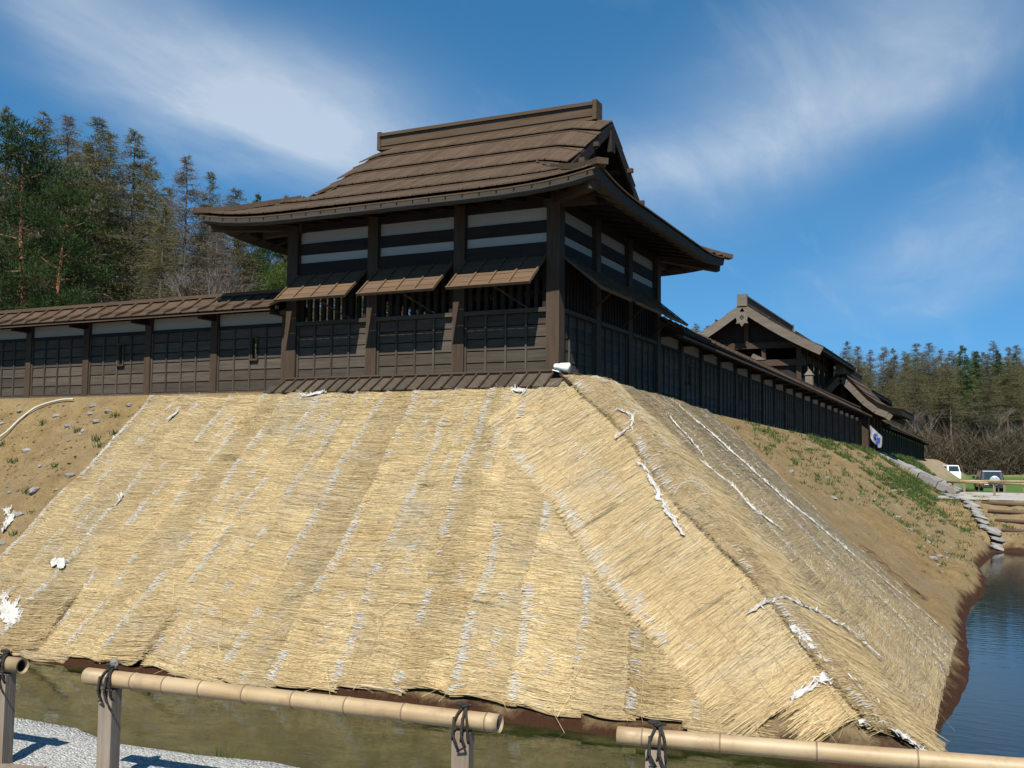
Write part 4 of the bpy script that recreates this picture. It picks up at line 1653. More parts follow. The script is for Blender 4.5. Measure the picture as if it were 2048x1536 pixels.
ORD = ['first', 'second', 'third', 'fourth', 'fifth', 'sixth', 'seventh', 'eighth', 'ninth', 'tenth', 'eleventh', 'twelfth', 'thirteenth',
       'fourteenth', 'fifteenth', 'sixteenth', 'seventeenth', 'eighteenth', 'nineteenth', 'twentieth']
YT, YB = -.56, -5.76
SL = math.hypot(YT - YB, KF * (YT - YB))


def seam_x(i, t):
    xt = -8.86 + .72 * i
    return xt + t * (.68 + .75 * float(sstep(-4, .5, xt)))


nfront = 18
for i in range(nfront):
    gapL = .20 if i == 6 else (.26 if i == 3 else 0)
    rag = .06 * rnd.uniform(-1, 1)

    def plan(s, t, i=i, g=gapL, rag=rag):
        a, b = seam_x(i, 1) * t + seam_x(i, 0) * (1 - t), seam_x(i + 1, 1) * t + seam_x(i + 1, 0) * (1 - t)
        wig = .05 * np.sin(t * 7 + i * 1.9) + .025 * np.sin(t * 23 + i * 2)
        wig2 = .05 * np.sin(t * 7 + (i + 1) * 1.9) + .025 * np.sin(t * 23 + i * 2 + 2)
        if g:
            pk = sstep(.66, .9, t) if i == 6 else sstep(.68, .78, t) * (1 - sstep(.9, .96, t))
            a = a + g * pk
        x = (a - .05 + wig) * (1 - s) + (b + .05 + wig2) * s
        yb_ = YB + .16 * float(sstep(7, 11, i)) * (1 - float(sstep(15, 17, i)))
        y = YT + (yb_ - YT) * t + rag * (t > .9) * (t - .9) * 10 + .02 * np.sin(s * 6 + i)
        return x, y
    ex = None
    if i in (5, 2):
        ta = .70 if i == 5 else .68

        def ex(s, t, ta=ta):
            return .10 * sstep(ta, ta + .2, t) * np.clip((s - .72) / .28, 0, 1) ** 1.5
    tops = np.linspace(0, 1, 200)
    xm_ = np.array([plan(np.array(.0), np.array(t_))[0] for t_ in tops])
    ym_ = YT + (YB - YT) * tops
    xh = HIP0[0] + (HIP0[1] - ym_) * 5.38 / 5.0
    bad = (xm_ > xh - 1.1) & (tops > .12)
    t0 = 0.0
    if bad[0]:
        if bad.all():
            continue
        t0 = float(tops[np.where(~bad)[0][0]])
        if t0 > .93:
            continue

    def keep(x, y):
        d = (x - HIP0[0]) * HN[0] + (y - HIP0[1]) * HN[1]
        l = (x - HIP0[0]) * HDIR[0] + (y - HIP0[1]) * HDIR[1]
        return (d > 1.22 + .25 * (1 - np.clip((x - .1) / 5, 0, 1))) | ((l < -.35) & (x < .2))
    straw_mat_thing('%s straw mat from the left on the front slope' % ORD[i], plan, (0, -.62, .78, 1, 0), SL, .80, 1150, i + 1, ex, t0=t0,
                    dirt_shade=.05 if i > 2 else .16, keep=keep, white=1.0, fringe=.24 if i in (2, 5) else .09)
# two rolls laid along the hip
for k, (d0, d1, lab, dn) in enumerate(((1.50, .18, 'straw mat laid along the front side of the corner hip', 1500),
                                       (.32, -.62, 'straw mat draped over the corner hip with a drooping fringe', 1700))):
    def plan(s, t, d0=d0, d1=d1, k=k):
        l = -.8 + 7.7 * t
        d = d0 + (d1 - d0) * s + .05 * np.sin(t * 14 + k)
        d = d + (.25 * (1 - t) if k == 0 else 0) * (1 - s)
        x = HIP0[0] + HDIR[0] * l + HN[0] * d
        y = HIP0[1] + HDIR[1] * l + HN[1] * d
        return x, np.maximum(y, -5.78)

    def keep(x, y):
        return (y > -5.42 + .12 * np.sin(x * 9)) & (x < 6.5)
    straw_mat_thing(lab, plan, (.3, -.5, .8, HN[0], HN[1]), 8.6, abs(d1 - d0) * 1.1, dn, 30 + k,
                    extra=(lambda s, t, k=k: .015 + .025 * k + 0 * s), keep=keep, white=.75, dirt_shade=.14, fringe=(.09, .42)[k])
# rolls on the shaded right-hand slope
tops_r = np.linspace(.15, 8.1, 9)
for j in range(8):
    def plan(s, t, j=j):
        f = lambda y: -4.1 + (y - .15) * (5.5 / 7.95)
        ya, yb = tops_r[j] - .06, tops_r[j + 1] + .06
        a, b = ya * (1 - t) + f(ya) * t, yb * (1 - t) + f(yb) * t
        y = b * (1 - s) + a * s + .05 * np.sin(t * 11 + j)
        return crest_x(a) - .1 + (6.36 - crest_x(a) + .1) * t, y

    def keep(x, y):
        return (x > HIP0[0] + (HIP0[1] - y) * 5.38 / 5.0 + .05)
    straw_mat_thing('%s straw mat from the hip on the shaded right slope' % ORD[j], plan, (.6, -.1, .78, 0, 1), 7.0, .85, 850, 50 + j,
                    dirt_shade=.38 + .04 * j, keep=keep, white=.8)  # dirtier straw, its colour also darkened for the grazing sun on this slope


# ------------------------------------------------------------------ white cloth, stones, hose, weeds on the slopes
def ribbon(name, label, cat, pts, wid, mat, lift_=.10, seed=0, n=60, group=None, thick=.006, crumple=.03):
    """crumpled, frayed strip of cloth lying on the slope along plan points, shreds hanging off its edges"""
    pts = np.array(pts, float)
    seg = np.concatenate([[0], np.cumsum(np.linalg.norm(np.diff(pts, axis=0), axis=1))])
    n = max(12, int(seg[-1] / .035))
    f = np.linspace(0, seg[-1], n)
    X, Y = np.interp(f, seg, pts[:, 0]), np.interp(f, seg, pts[:, 1])
    X = X + .035 * vnoise(f, f * 0, .22, seed) + .015 * vnoise(f, f * 0, .07, seed + 2)
    Y = Y + .045 * vnoise(f, f * 0 + 5, .25, seed) + .02 * vnoise(f, f * 0 + 3, .06, seed + 4)
    d = np.stack([np.gradient(X), np.gradient(Y)], 1)
    d /= np.linalg.norm(d, axis=1)[:, None] + 1e-9
    pn = np.stack([-d[:, 1], d[:, 0]], 1)
    w0 = np.interp(f / seg[-1], np.linspace(0, 1, len(wid)), wid) * (.62 if mat is M['cloth'] else 1)
    wl = w0 * np.clip(.42 + .5 * vnoise(f, f * 0, .12, seed + 1) + .3 * vnoise(f, f * 0, .04, seed + 7), .04, 1)
    wr = w0 * np.clip(.42 + .5 * vnoise(f, f * 0, .13, seed + 8) + .3 * vnoise(f, f * 0, .045, seed + 9), .04, 1)
    V, F = [], []
    m = 7
    for off in (0, -thick):
        for k in range(n):
            for i in range(m):
                a = i / (m - 1)
                u = -wl[k] * (1 - a) + wr[k] * a
                x, y = X[k] + pn[k, 0] * u, Y[k] + pn[k, 1] * u
                rr_ = random.Random(seed * 1000 + k * 7 + i)
                z = float(emb(x, y)) + lift_ + .45 * crumple * rr_.uniform(-1.0, 1.0) * (1 if 0 < i < m - 1 else .2) + off
                V.append((x + rr_.uniform(-.01, .01), y + rr_.uniform(-.01, .01), z))
    N = n * m
    for k in range(n - 1):
        for i in range(m - 1):
            a = k * m + i
            F.append((a, a + 1, a + m + 1, a + m))
            F.append((a + N, a + m + N, a + m + 1 + N, a + 1 + N))
    rim = [k * m for k in range(n)] + [(n - 1) * m + i for i in range(1, m)] + [k * m + m - 1 for k in range(n - 2, -1, -1)] + list(range(m - 2, 0, -1))
    F += [(a, b, b + N, a + N) for a, b in zip(rim, rim[1:] + rim[:1])]
    o = mobj(name, V, F, mat, None, False)
    if mat is M['cloth']:
        q_ = int(seg[-1] * 45)
        k = rng.integers(0, n, q_)
        side_ = rng.choice((-1, 1), q_)
        u = np.where(side_ > 0, wr[k], -wl[k])
        x, y = X[k] + pn[k, 0] * u, Y[k] + pn[k, 1] * u
        l = rng.uniform(.02, .08, q_)
        ang = rng.choice((-1, 1), q_) * rng.normal(1.15, .35, q_)
        dx, dy = pn[k, 0] * side_, pn[k, 1] * side_
        x2, y2 = x + l * (dx * np.cos(ang) - dy * np.sin(ang)), y + l * (dx * np.sin(ang) + dy * np.cos(ang))
        A = np.stack([x, y, emb(x, y) + lift_], 1)
        B = np.stack([x2, y2, emb(x2, y2) + lift_ + rng.uniform(-.03, .05, q_)], 1)
        quads('frayed_shreds', A, B, rng.uniform(.004, .02, q_), None, mat, o, (.2, -.4, .85))
    return tag(o, label, cat, group)


WG = 'torn white cloth on the slopes'
ribbon('cloth_strip', 'longest white cloth strip running down the shaded right slope', 'cloth', [(.95, 3.9), (1.92, 3.6), (2.79, 2.85), (3.5, 2.15), (4.15, 2.1), (4.85, 1.75)],
       [.05, .16, .20, .13, .09, .08, .05], M['cloth'], seed=1, n=90, group=WG)
ribbon('cloth_strip', 'short white cloth strip beside the fringe of the hip mat', 'cloth', [(2.8, -.7), (3.3, -.75), (3.7, -1.15), (4.15, -1.05)], [.05, .09, .10, .12, .04], M['cloth'], seed=2, group=WG)
ribbon('cloth_strip', 'thin white cord lying across the lower hip', 'cloth', [(4.35, -4.35), (4.8, -3.95), (5.1, -3.55), (5.4, -3.25), (5.75, -3.3)], [.02, .03, .025, .02], M['cloth'], .13, seed=3, group=WG)
ribbon('cloth_strip', 'wide frayed white patch in the middle of the hip mats', 'cloth', [(2.25, -2.15), (2.65, -2.55), (3.05, -3.05), (3.3, -3.35)], [.02, .07, .09, .06, .02], M['cloth'], .12, seed=4, group=WG, crumple=.02)
ribbon('cloth_strip', 'ragged white cloth bunched at the bottom corner of the hip', 'cloth', [(5.0, -5.3), (5.3, -5.05), (5.5, -4.95), (5.75, -4.9), (5.95, -5.05)], [.10, .08, .22, .16, .05], M['cloth'], .125, seed=5, group=WG, crumple=.03)
ribbon('cloth_strip', 'torn white cloth hanging above the bunched corner cloth', 'cloth', [(4.95, -4.45), (5.15, -4.65), (5.3, -4.8), (5.45, -4.95)], [.13, .16, .05, .03], M['cloth'], .125, seed=6, group=WG, crumple=.05)
ribbon('cloth_strip', 'white cloth hem below the hip at the water', 'cloth', [(5.7, -5.4), (6.0, -5.35), (6.3, -5.3), (6.5, -5.1)], [.10, .12, .08, .06], M['cloth'], .115, seed=7, group=WG, crumple=.06)
ribbon('cloth_strip', 'large white sheet at the lower left tear in the mats', 'cloth', [(-7.6, -4.95), (-7.25, -5.1), (-6.95, -5.25), (-6.7, -5.45)], [.16, .30, .34, .20], M['cloth'], .11, seed=8, group=WG, crumple=.06)
ribbon('cloth_strip', 'white scrap above the lower left tear', 'cloth', [(-7.2, -4.35), (-7.0, -4.4), (-6.8, -4.45)], [.10, .26, .12], M['cloth'], .15, seed=9, group=WG, crumple=.05)
ribbon('cloth_strip', 'greyish cloth exposed in the long tear near the fence', 'cloth', [(-4.15, -4.75), (-4.28, -5.1), (-4.45, -5.5)], [.10, .22, .26, .2], M['cloth'], .05, seed=10, group=WG, crumple=.02)
ribbon('cloth_strip', 'small white tuft near the top left of the front slope', 'cloth', [(-7.75, -1.0), (-7.72, -1.15), (-7.78, -1.3)], [.05, .13, .05], M['cloth'], .13, seed=11, n=16, group=WG, crumple=.06)
ribbon('cloth_strip', 'small curled white scrap halfway down the left mats', 'cloth', [(-7.15, -2.95), (-7.05, -3.05), (-7.0, -3.2)], [.03, .07, .03], M['cloth'], .13, seed=12, n=16, group=WG, crumple=.06)
ribbon('cloth_strip', 'white tuft under the apron right of the middle post', 'cloth', [(-.55, -.66), (-.45, -.68), (-.33, -.66), (-.25, -.75)], [.06, .13, .09, .04], M['cloth'], .14, seed=13, n=20, group=WG, crumple=.05)
ribbon('cloth_strip', 'white scrap under the left end of the turret apron', 'cloth', [(-5.0, -.62), (-4.75, -.64), (-4.45, -.62)], [.05, .08, .04], M['cloth'], .14, seed=14, n=20, group=WG, crumple=.05)
ribbon('cloth_strip', 'white edge strip of the outermost left mat', 'cloth', [(-8.83, -.75), (-8.72, -1.6), (-8.58, -2.5)], [.03, .06, .05, .02], M['cloth'], .10, seed=15, group=WG)
ribbon('cloth_strip', 'white strip in the valley beside the upper fringe', 'cloth', [(1.75, 1.1), (2.25, .45), (2.75, -.3)], [.02, .05, .03, .02], M['cloth'], .12, seed=16, group=WG)
ribbon('cloth_strip', 'white crooked thread near the edge of the hip mat at mid height', 'cloth', [(1.55, -1.15), (1.85, -1.25), (1.95, -1.55), (1.75, -1.75)], [.02, .05, .04, .02], M['cloth'], .17, seed=17, n=30, group=WG)
ribbon('cloth_strip', 'white litter on the bare earth beside the left frame edge', 'cloth', [(-9.7, -3.3), (-9.3, -3.5), (-9.15, -3.75)], [.05, .2, .08], M['cloth'], .06, seed=18, n=20, group=WG, crumple=.08)
ribbon('straw_roll', 'yellow rolled straw edge low on the right slope below the long strip', 'straw roll', [(4.8, 1.75), (5.3, 1.75), (5.85, 1.62), (6.15, 1.4)], [.07, .08, .07, .04], M['straw'] if False else M['bamboo'], .10, seed=19)


def stone_mesh(seed, mat):
    r = random.Random(seed)
    V, F = [], []
    nu, nv = 8, 5
    V.append((0, 0, -.5))
    for j in range(1, nv):
        ph = math.pi * j / nv - math.pi / 2
        for i in range(nu):
            a = 2 * math.pi * i / nu
            k = r.uniform(.78, 1.12)
            V.append((.5 * math.cos(a) * math.cos(ph) * k, .5 * math.sin(a) * math.cos(ph) * k, .5 * math.sin(ph) * r.uniform(.85, 1.1)))
    V.append((0, 0, .5))
    for i in range(nu):
        F.append((0, 1 + (i + 1) % nu, 1 + i))
        F.append((len(V) - 1, len(V) - 1 - nu + i, len(V) - 1 - nu + (i + 1) % nu))
    for j in range(nv - 2):
        for i in range(nu):
            a, b = 1 + j * nu + i, 1 + j * nu + (i + 1) % nu
            F.append((a, b, b + nu, a + nu))
    return mesh_of('stone', V, F, mat)


STONES = [stone_mesh(k, M['rock']) for k in range(6)]
left_rocks = [(-10.45, -.65), (-9.84, -.8), (-10.25, -.9), (-9.82, -1.12), (-11.22, -.92), (-9.97, -1.33), (-9.99, -1.65), (-8.98, -2.47), (-9.53, -2.81),
              (-8.97, -2.78), (-9.92, -1.45), (-12.53, -.79), (-12.63, -1.13), (-10.9, -1.9), (-9.3, -3.3), (-9.1, -4.0), (-9.4, -4.4), (-11.4, -.6), (-10.0, -2.3), (-9.0, -3.9),
              (-11.6, -1.35), (-10.55, -1.2), (-9.45, -.62), (-10.1, -2.9), (-12.1, -1.6)]
for k, (x, y) in enumerate(left_rocks):
    sz = rnd.uniform(.08, .17) * (1.5 if k in (3, 8, 14) else 1)
    o = obj('stone', STONES[k % 6], None, Matrix.Translation((x, y, float(emb_rough(np.array(x), np.array(y))) - sz * .05)) @ Matrix.Rotation(rnd.uniform(0, 6), 4, 'Z') @ Matrix.Rotation(rnd.uniform(-.4, .4), 4, 'X') @ Matrix.Diagonal((sz * 1.4, sz, sz * .75, 1)))
    tag(o, 'grey stone lying on the bare earth slope left of the mats', 'stone', 'stones on the bare left slope')
k = 0
while k < 46:
    x, y = rnd.uniform(.9, 6.1), rnd.uniform(7.5, 30)
    if y < 9.5 - x * 1.1 + 1.2 or (y > 26 and x > 5):
        continue
    sz = rnd.uniform(.07, .2)
    o = obj('stone', STONES[k % 6], None, Matrix.Translation((x, y, float(emb_rough(np.array(x), np.array(y))) - sz * .03)) @ Matrix.Rotation(rnd.uniform(0, 6), 4, 'Z') @ Matrix.Rotation(rnd.uniform(-.4, .4), 4, 'X') @ Matrix.Diagonal((sz * 1.5, sz, sz * .6, 1)))
    tag(o, 'small stone lying on the bare right slope below the long wall', 'stone', 'stones on the right slope')
    k += 1
b = MB()
for k in range(2600):
    if k % 2:
        x, y = rnd.uniform(-16, -8.3), rnd.uniform(-5.6, -.55)
        if x > -8.9 + (-.56 - y) * .13 - .1:
            continue
    else:
        x, y = rnd.uniform(.7, 6.3), rnd.uniform(4, 36)
        if y < 9.4 - x * 1.15:
            continue
    q_ = rnd.uniform(.012, .045) * (1 + .02 * max(0, y))
    z = float(emb_rough(np.array(x), np.array(y)))
    V_ = [(x + rnd.uniform(-q_, q_) + dx * q_, y + rnd.uniform(-q_, q_) * .5 + dy * q_, z + dz * q_ * rnd.uniform(.5, .9)) for dx, dy, dz in ((1, 0, -.3), (0, 1, -.3), (-1, 0, -.3), (0, -1, -.3), (.1, 0, 1))]
    b.add(V_, [(0, 1, 4), (1, 2, 4), (2, 3, 4), (3, 0, 4)])
tag(b.build('clods', M['earth'], None), 'loose clods and grit on the bare earth slopes', 'earth', kind='stuff')
b = MB()
hp = [(-12.5, -2.3), (-12.11, -1.59), (-12.14, -1.1), (-12.06, -.75), (-11.6, -.56), (-11.2, -.54)]
hp = [np.array((x, y, float(emb(x, y)) + .07)) for x, y in hp]
cv = []
for i in range(len(hp) - 1):
    for f in np.linspace(0, 1, 6)[:-1]:
        p_ = [hp[max(i - 1, 0)], hp[i], hp[i + 1], hp[min(i + 2, len(hp) - 1)]]
        cv.append(.5 * ((2 * p_[1]) + (-p_[0] + p_[2]) * f + (2 * p_[0] - 5 * p_[1] + 4 * p_[2] - p_[3]) * f * f + (-p_[0] + 3 * p_[1] - 3 * p_[2] + p_[3]) * f ** 3))
b.tube(cv + [hp[-1]], .022, 10)
tag(b.build('hose', M['hose'], None, True), 'pale grey hose curving down the earth under the left wall', 'hose')


def tris(name, A, L, W_, mat, parent=None, tone=None):
    """leaf sized triangles: A base points, L tip vectors, W_ half widths"""
    n = len(A)
    side_ = np.cross(L, rng.normal(0, 1, (n, 3)))
    side_ /= np.linalg.norm(side_, axis=1)[:, None] + 1e-9
    V = np.empty((n, 3, 3))
    V[:, 0] = A - side_ * W_[:, None]
    V[:, 1] = A + side_ * W_[:, None]
    V[:, 2] = A + L
    me = bpy.data.meshes.new(name)
    me.vertices.add(3 * n)
    me.vertices.foreach_set('co', V.ravel())
    me.loops.add(3 * n)
    me.loops.foreach_set('vertex_index', np.arange(3 * n, dtype=np.int32))
    me.polygons.add(n)
    me.polygons.foreach_set('loop_start', np.arange(0, 3 * n, 3, dtype=np.int32))
    at = me.attributes.new('tone', 'FLOAT', 'POINT')
    tn = rng.uniform(0, 1, n) if tone is None else tone
    at.data.foreach_set('value', np.repeat(tn, 3))
    me.materials.append(mat)
    me.update(calc_edges=True)
    return me


def tuft(x, y, z, n, h, spread):
    A = np.stack([x + rng.normal(0, spread, n), y + rng.normal(0, spread, n), np.full(n, z)], 1)
    L = np.stack([rng.normal(0, .35, n), rng.normal(0, .35, n), rng.uniform(.5, 1, n)], 1) * h
    return A, L


for k, (x, y) in enumerate([(-9.5, -.9), (-11.3, -1.2), (-10.1, -1.35), (-9.25, -1.62), (-9.0, -1.8), (-8.95, -1.45), (-11.9, -1.75), (-10.9, -2.2), (-9.6, -2.3), (-11.1, -2.6), (-9.7, -2.85), (-9.1, -3.2), (-8.9, -3.7)]):
    A, L = tuft(x, y, float(emb_rough(np.array(x), np.array(y))) - .01, 26, rnd.uniform(.10, .2), .05)
    o = obj('weed', tris('weed', A, L, np.full(26, .012), M['grass_leaf']))
    tag(o, 'small green weed growing on the bare earth left of the mats', 'weed', 'weeds on the bare left slope')
A_, L_ = [], []
cnt = 0
while cnt < 1900:
    y = rnd.uniform(8, 40)
    x = rnd.uniform(.55, 6.2)
    if y < 9.8 - x * .9:
        continue
    dn = .07 + .55 * float(sstep(17, 30, y)) * float(1 - sstep(3.2, 5.6, x)) + .08 * (x < 1.1)
    if y > 26:
        dn *= float(sstep(-5, 0, (44 - y) * .35 + 1 - x)) if x > 3 else 1
    nz = float(vnoise(x, y, 1.3, 31)) + .5 * float(vnoise(x, y, .5, 32))
    if rnd.random() > dn * (.25 + 1.1 * nz) + .015:
        continue
    z = float(emb_rough(np.array(x), np.array(y)))
    nb_ = rnd.randint(7, 15)
    a, l = tuft(x, y, z - .02, nb_, rnd.uniform(.06, .20) * (.7 + .015 * y), .06 + .002 * y)
    A_.append(a)
    L_.append(l)
    cnt += 1
A_, L_ = np.concatenate(A_), np.concatenate(L_)
tag(obj('grass', tris('grass', A_, L_, np.full(len(A_), .016), M['grass_leaf'])), 'green grass growing over the upper right slope towards the gate', 'grass', kind='stuff')
# fallen branches on the right slope
br = empty('branch_pile', (5.1, 4.2, -3.6), 'dark pile of fallen branches low on the right slope', 'branches')
for k in range(12):
    f = rnd.random()
    x, y = 4.5 + 1.25 * f, 4.55 - .8 * f + rnd.uniform(-.15, .15)
    x2, y2 = x + rnd.uniform(.2, .55), y - rnd.uniform(.0, .35)
    b = MB()
    b.tube([(x, y, float(emb(x, y)) + .06), ((x + x2) / 2, (y + y2) / 2 + .03, float(emb((x + x2) / 2, (y + y2) / 2)) + .12), (x2, y2, float(emb(x2, y2)) + .07)], [.016, .012, .006], 5)
    b.build('stick', M['log'], br)
# grass plants on the near bank
for k, (x, y) in enumerate(((3.0, -11.85), (2.62, -11.9), (6.85, -10.9))):
    A, L = tuft(x, y, float(nbank(np.array(x), np.array(y))) - .02, 30, .26 if k == 0 else .16, .03)
    o = obj('weed', tris('weed', A, L, np.full(30, .007), M['grass_leaf']))
    tag(o, ['tall green grass tuft at the gravel edge behind the fence post', 'short grass tuft at the gravel edge near the left post', 'grass tuft on the bank below the right rail'][k], 'grass')


# ------------------------------------------------------------------ bamboo fence
def bamboo(name, p, q, r0, r1, parent, nodes, hollow_ends=(True, True)):
    p, q = np.array(p, float), np.array(q, float)
    L = np.linalg.norm(q - p)
    d = (q - p) / L
    rot = Vector(d).to_track_quat('X', 'Z').to_matrix().to_4x4()
    mw = Matrix.Translation(p) @ rot
    b = MB()
    xs, rs = [0], [r0]
    for f in nodes:
        x = f * L
        r = r0 + (r1 - r0) * f
        xs += [x - .03, x - .008, x, x + .008, x + .03]
        rs += [r * .98, r * 1.01, r * 1.055, r * 1.0, r * .975]
    xs.append(L)
    rs.append(r1)
    n = 20
    V, F = [], []
    for x, r in zip(xs, rs):
        for k in range(n):
            a = 2 * math.pi * k / n
            V.append((x, math.cos(a) * r, math.sin(a) * r))
    m = len(xs)
    for i in range(m - 1):
        for k in range(n):
            a, c = i * n + k, i * n + (k + 1) % n
            F.append((a, c, c + n, a + n))
    # open ends: wall ring and hollow going inwards
    for end in (0, m - 1):
        base = len(V)
        x = xs[end]
        r = rs[end] * .80
        inw = .16 if end == 0 else -.16
        for xx in (x, x + inw):
            for k in range(n):
                a = 2 * math.pi * k / n
                V.append((xx, math.cos(a) * r, math.sin(a) * r))
        for k in range(n):
            a, c = end * n + k, end * n + (k + 1) % n
            e, g = base + k, base + (k + 1) % n
            F.append((a, e, g, c) if end else (a, c, g, e))
            F.append((e, e + n, g + n, g) if end else (e, g, g + n, e + n))
        F.append(tuple(base + n + k for k in range(n)))
    me = mesh_of(name, V, F, M['bamboo'], True)
    o = obj(name, me, parent, mw)
    for f in nodes:
        r = r0 + (r1 - r0) * f
        b = MB()
        b.tube([(f * L - .004, 0, 0), (f * L + .003, 0, 0)], r * 1.058, 20, cap=False)
        mm = mesh_of('node_ring', b.V, b.F, M['bamboo_node'], True)
        obj('node_ring', mm, o, mw)
    for x, r, sg in ((0, r0, 1), (L, r1, -1)):
        b = MB()
        b.tube([(x + sg * .02, 0, 0), (x + sg * .15, 0, 0)], r * .79, 16, cap=False)
        b.tube([(x + sg * .145, 0, 0), (x + sg * .15, 0, 0)], r * .78, 16)
        obj('hollow', mesh_of('hollow', b.V, b.F, M['bamboo_hole']), o, mw)
    return o, mw


def rope_tie(c, d, r, parent, seed):
    """lashing round rail and post top with a knot and loose ends"""
    rr = random.Random(seed)
    d = np.array(d, float) / np.linalg.norm(d)
    up = np.array((0, 0, 1.0))
    s = np.cross(d, up)
    b = MB()
    for k in range(3):
        o_ = (k - 1) * .022
        pts = []
        for i in range(19):
            a = 2 * math.pi * i / 18
            dz = -.05 if math.sin(a) < -.3 else 0
            pts.append(np.array(c) + d * (o_ + .02 * math.sin(a + k)) + s * math.cos(a) * (r + .010) + up * (math.sin(a) * (r + .010) + dz))
        b.tube(pts, .006, 6, cap=False)
    top = np.array(c) + up * (r + .016)
    pts = []
    for i in range(14):
        a = i / 13 * 4 * math.pi
        pts.append(top + d * (.018 * math.cos(a) + .003 * i - .02) + s * .014 * math.sin(a) + up * (.006 + .006 * math.sin(a * .5)))
    b.tube(pts, .007, 6)
    for k in range(2):
        st = np.array(c) - s * -(r + .012) * 1 + up * (-.02)
        st = np.array(c) + s * (r + .014) + d * (.02 - .04 * k)
        pts = [st + up * .02, st + s * .012 - up * .05, st + s * .01 - up * (.075 + .03 * rr.random()) + d * rr.uniform(-.03, .03), st - up * (.10 + .05 * rr.random()) + d * rr.uniform(-.05, .05)]
        b.tube(pts, [.006, .006, .006, .004], 6)
    return b.build('rope_tie', M['rope'], parent, True)


def fence(label, rail, r0, r1, posts, nodes, extra=None):
    p, q = rail
    root = empty('bamboo_fence', (posts[0][0], posts[0][1], -3.21), label, 'fence', 'low bamboo fence along the gravel walk')
    o, mw = bamboo('bamboo_rail', p, q, r0, r1, root, nodes)
    d = np.array(q) - np.array(p)
    for k, (x, y) in enumerate(posts):
        f = (x - p[0]) / d[0]
        c = np.array(p) + d * f
        r = r0 + (r1 - r0) * f
        zt = c[2] - r - .003
        Fq = Frame((c[0], c[1], 0), np.array((.985, .17, 0)), np.array((.17, -.985, 0)))
        Fq.box('post', -.039, .039, -3.6, zt - .006, -.039, .039, M['fence_post'], root)
        rope_tie(c, d, r, root, k + 5)
    return root


fence('short left bamboo rail on a grey post by the frame edge', ((.6, -12.72, -2.68), (2.37, -12.70, -2.68)), .046, .041, [(2.24, -12.7), (.75, -12.72)], [.2, .38, .55, .72, .88])
f2 = fence('middle bamboo rail on two grey posts in front of the mats', ((2.874, -12.721, -2.68), (5.173, -12.591, -2.68)), .043, .0395, [(3.03, -12.7), (5.0, -12.6)],
           [.135, .222, .318, .428, .548, .672, .800, .975])
fence('right bamboo rail running out of the right frame edge', ((5.684, -12.532, -2.68), (8.6, -11.95, -2.70)), .036, .042, [(5.84, -12.5), (8.2, -12.03)], [.035, .14, .265, .39, .52, .66, .82])
# timber lying on the gravel by the left post
gb = empty('ground_beam', (2.2, -12.85, -3.2), 'short grey timber lying on the gravel by the left post', 'timber')
beam('timber', (1.95, -12.98, -3.185), (2.66, -12.80, -3.185), .09, .06, M['fence_post'], gb)
# dry mud clod cap on the middle fence's left lashing
o = obj('cloth_scrap', STONES[2], None, Matrix.Translation((3.035, -12.70, -2.605)) @ Matrix.Diagonal((.05, .045, .06, 1)))
tag(o, 'pale scrap stuck in the rope on the middle rail', 'scrap')


# ------------------------------------------------------------------ ramp, stone edging, terraces, far rails
ramp = empty('stone_ramp', (.6, 44.5, -.9), 'grey stone ramp with kerb blocks leading down from the gate', 'ramp')
for sy, yy in ((0, 43.0), (1, 46.2)):
    for k in range(9):
        f = (k + .5) / 9
        x = .55 + 4.2 * f
        z = -.95 - 2.05 * f
        y = yy - .9 * f
        obj('kerb_stone', unit_box(M['stone']), ramp, Matrix.Translation((x, y, z + rnd.uniform(-.03, .04))) @ Matrix.Rotation(-.2 + rnd.uniform(-.06, .06), 4, 'Z') @ Matrix.Rotation(.454 + rnd.uniform(-.05, .05), 4, 'Y') @ Matrix.Diagonal((.50, .62 + rnd.uniform(-.08, .1), .36, 1)))
for k in range(10):
    f = (k + .5) / 10
    Frame((.55 + 4.2 * f, 43.2 - .9 * f, -1.0 - 2.05 * f), (0, 1, 0), (1, 0, 0)).box('step', 0, 2.9, -.35, .0, -.21, .21, M['stone'], ramp)
edg = empty('stone_edging', (5.4, 32, -3.9), 'grey stone edging where the slope meets the causeway', 'edging')
vl = [(4.4, 39.0), (4.9, 35.5), (5.35, 32.2), (5.75, 30.0), (6.2, 27.6), (6.55, 25.4), (6.8, 23.9)]
vx, vy = np.array([p[0] for p in vl]), np.array([p[1] for p in vl])
for k in range(44):
    f = k / 43 * (len(vl) - 1)
    x, y = float(np.interp(f, range(len(vl)), vx)), float(np.interp(f, range(len(vl)), vy))
    sz = rnd.uniform(.42, .56)
    obj('edging_stone', stone_mesh(200 + k % 8, M['stone']), edg, Matrix.Translation((x + rnd.uniform(-.08, .08), y, float(emb_rough(np.array(x), np.array(y))) + .02)) @ Matrix.Rotation(rnd.uniform(-.4, .4), 4, 'Z') @ Matrix.Rotation(.3, 4, 'Y') @ Matrix.Diagonal((sz * 1.15, sz * 1.5, sz * .3, 1)))
rows = [30.4, 29.0, 27.6, 26.2, 25.0]
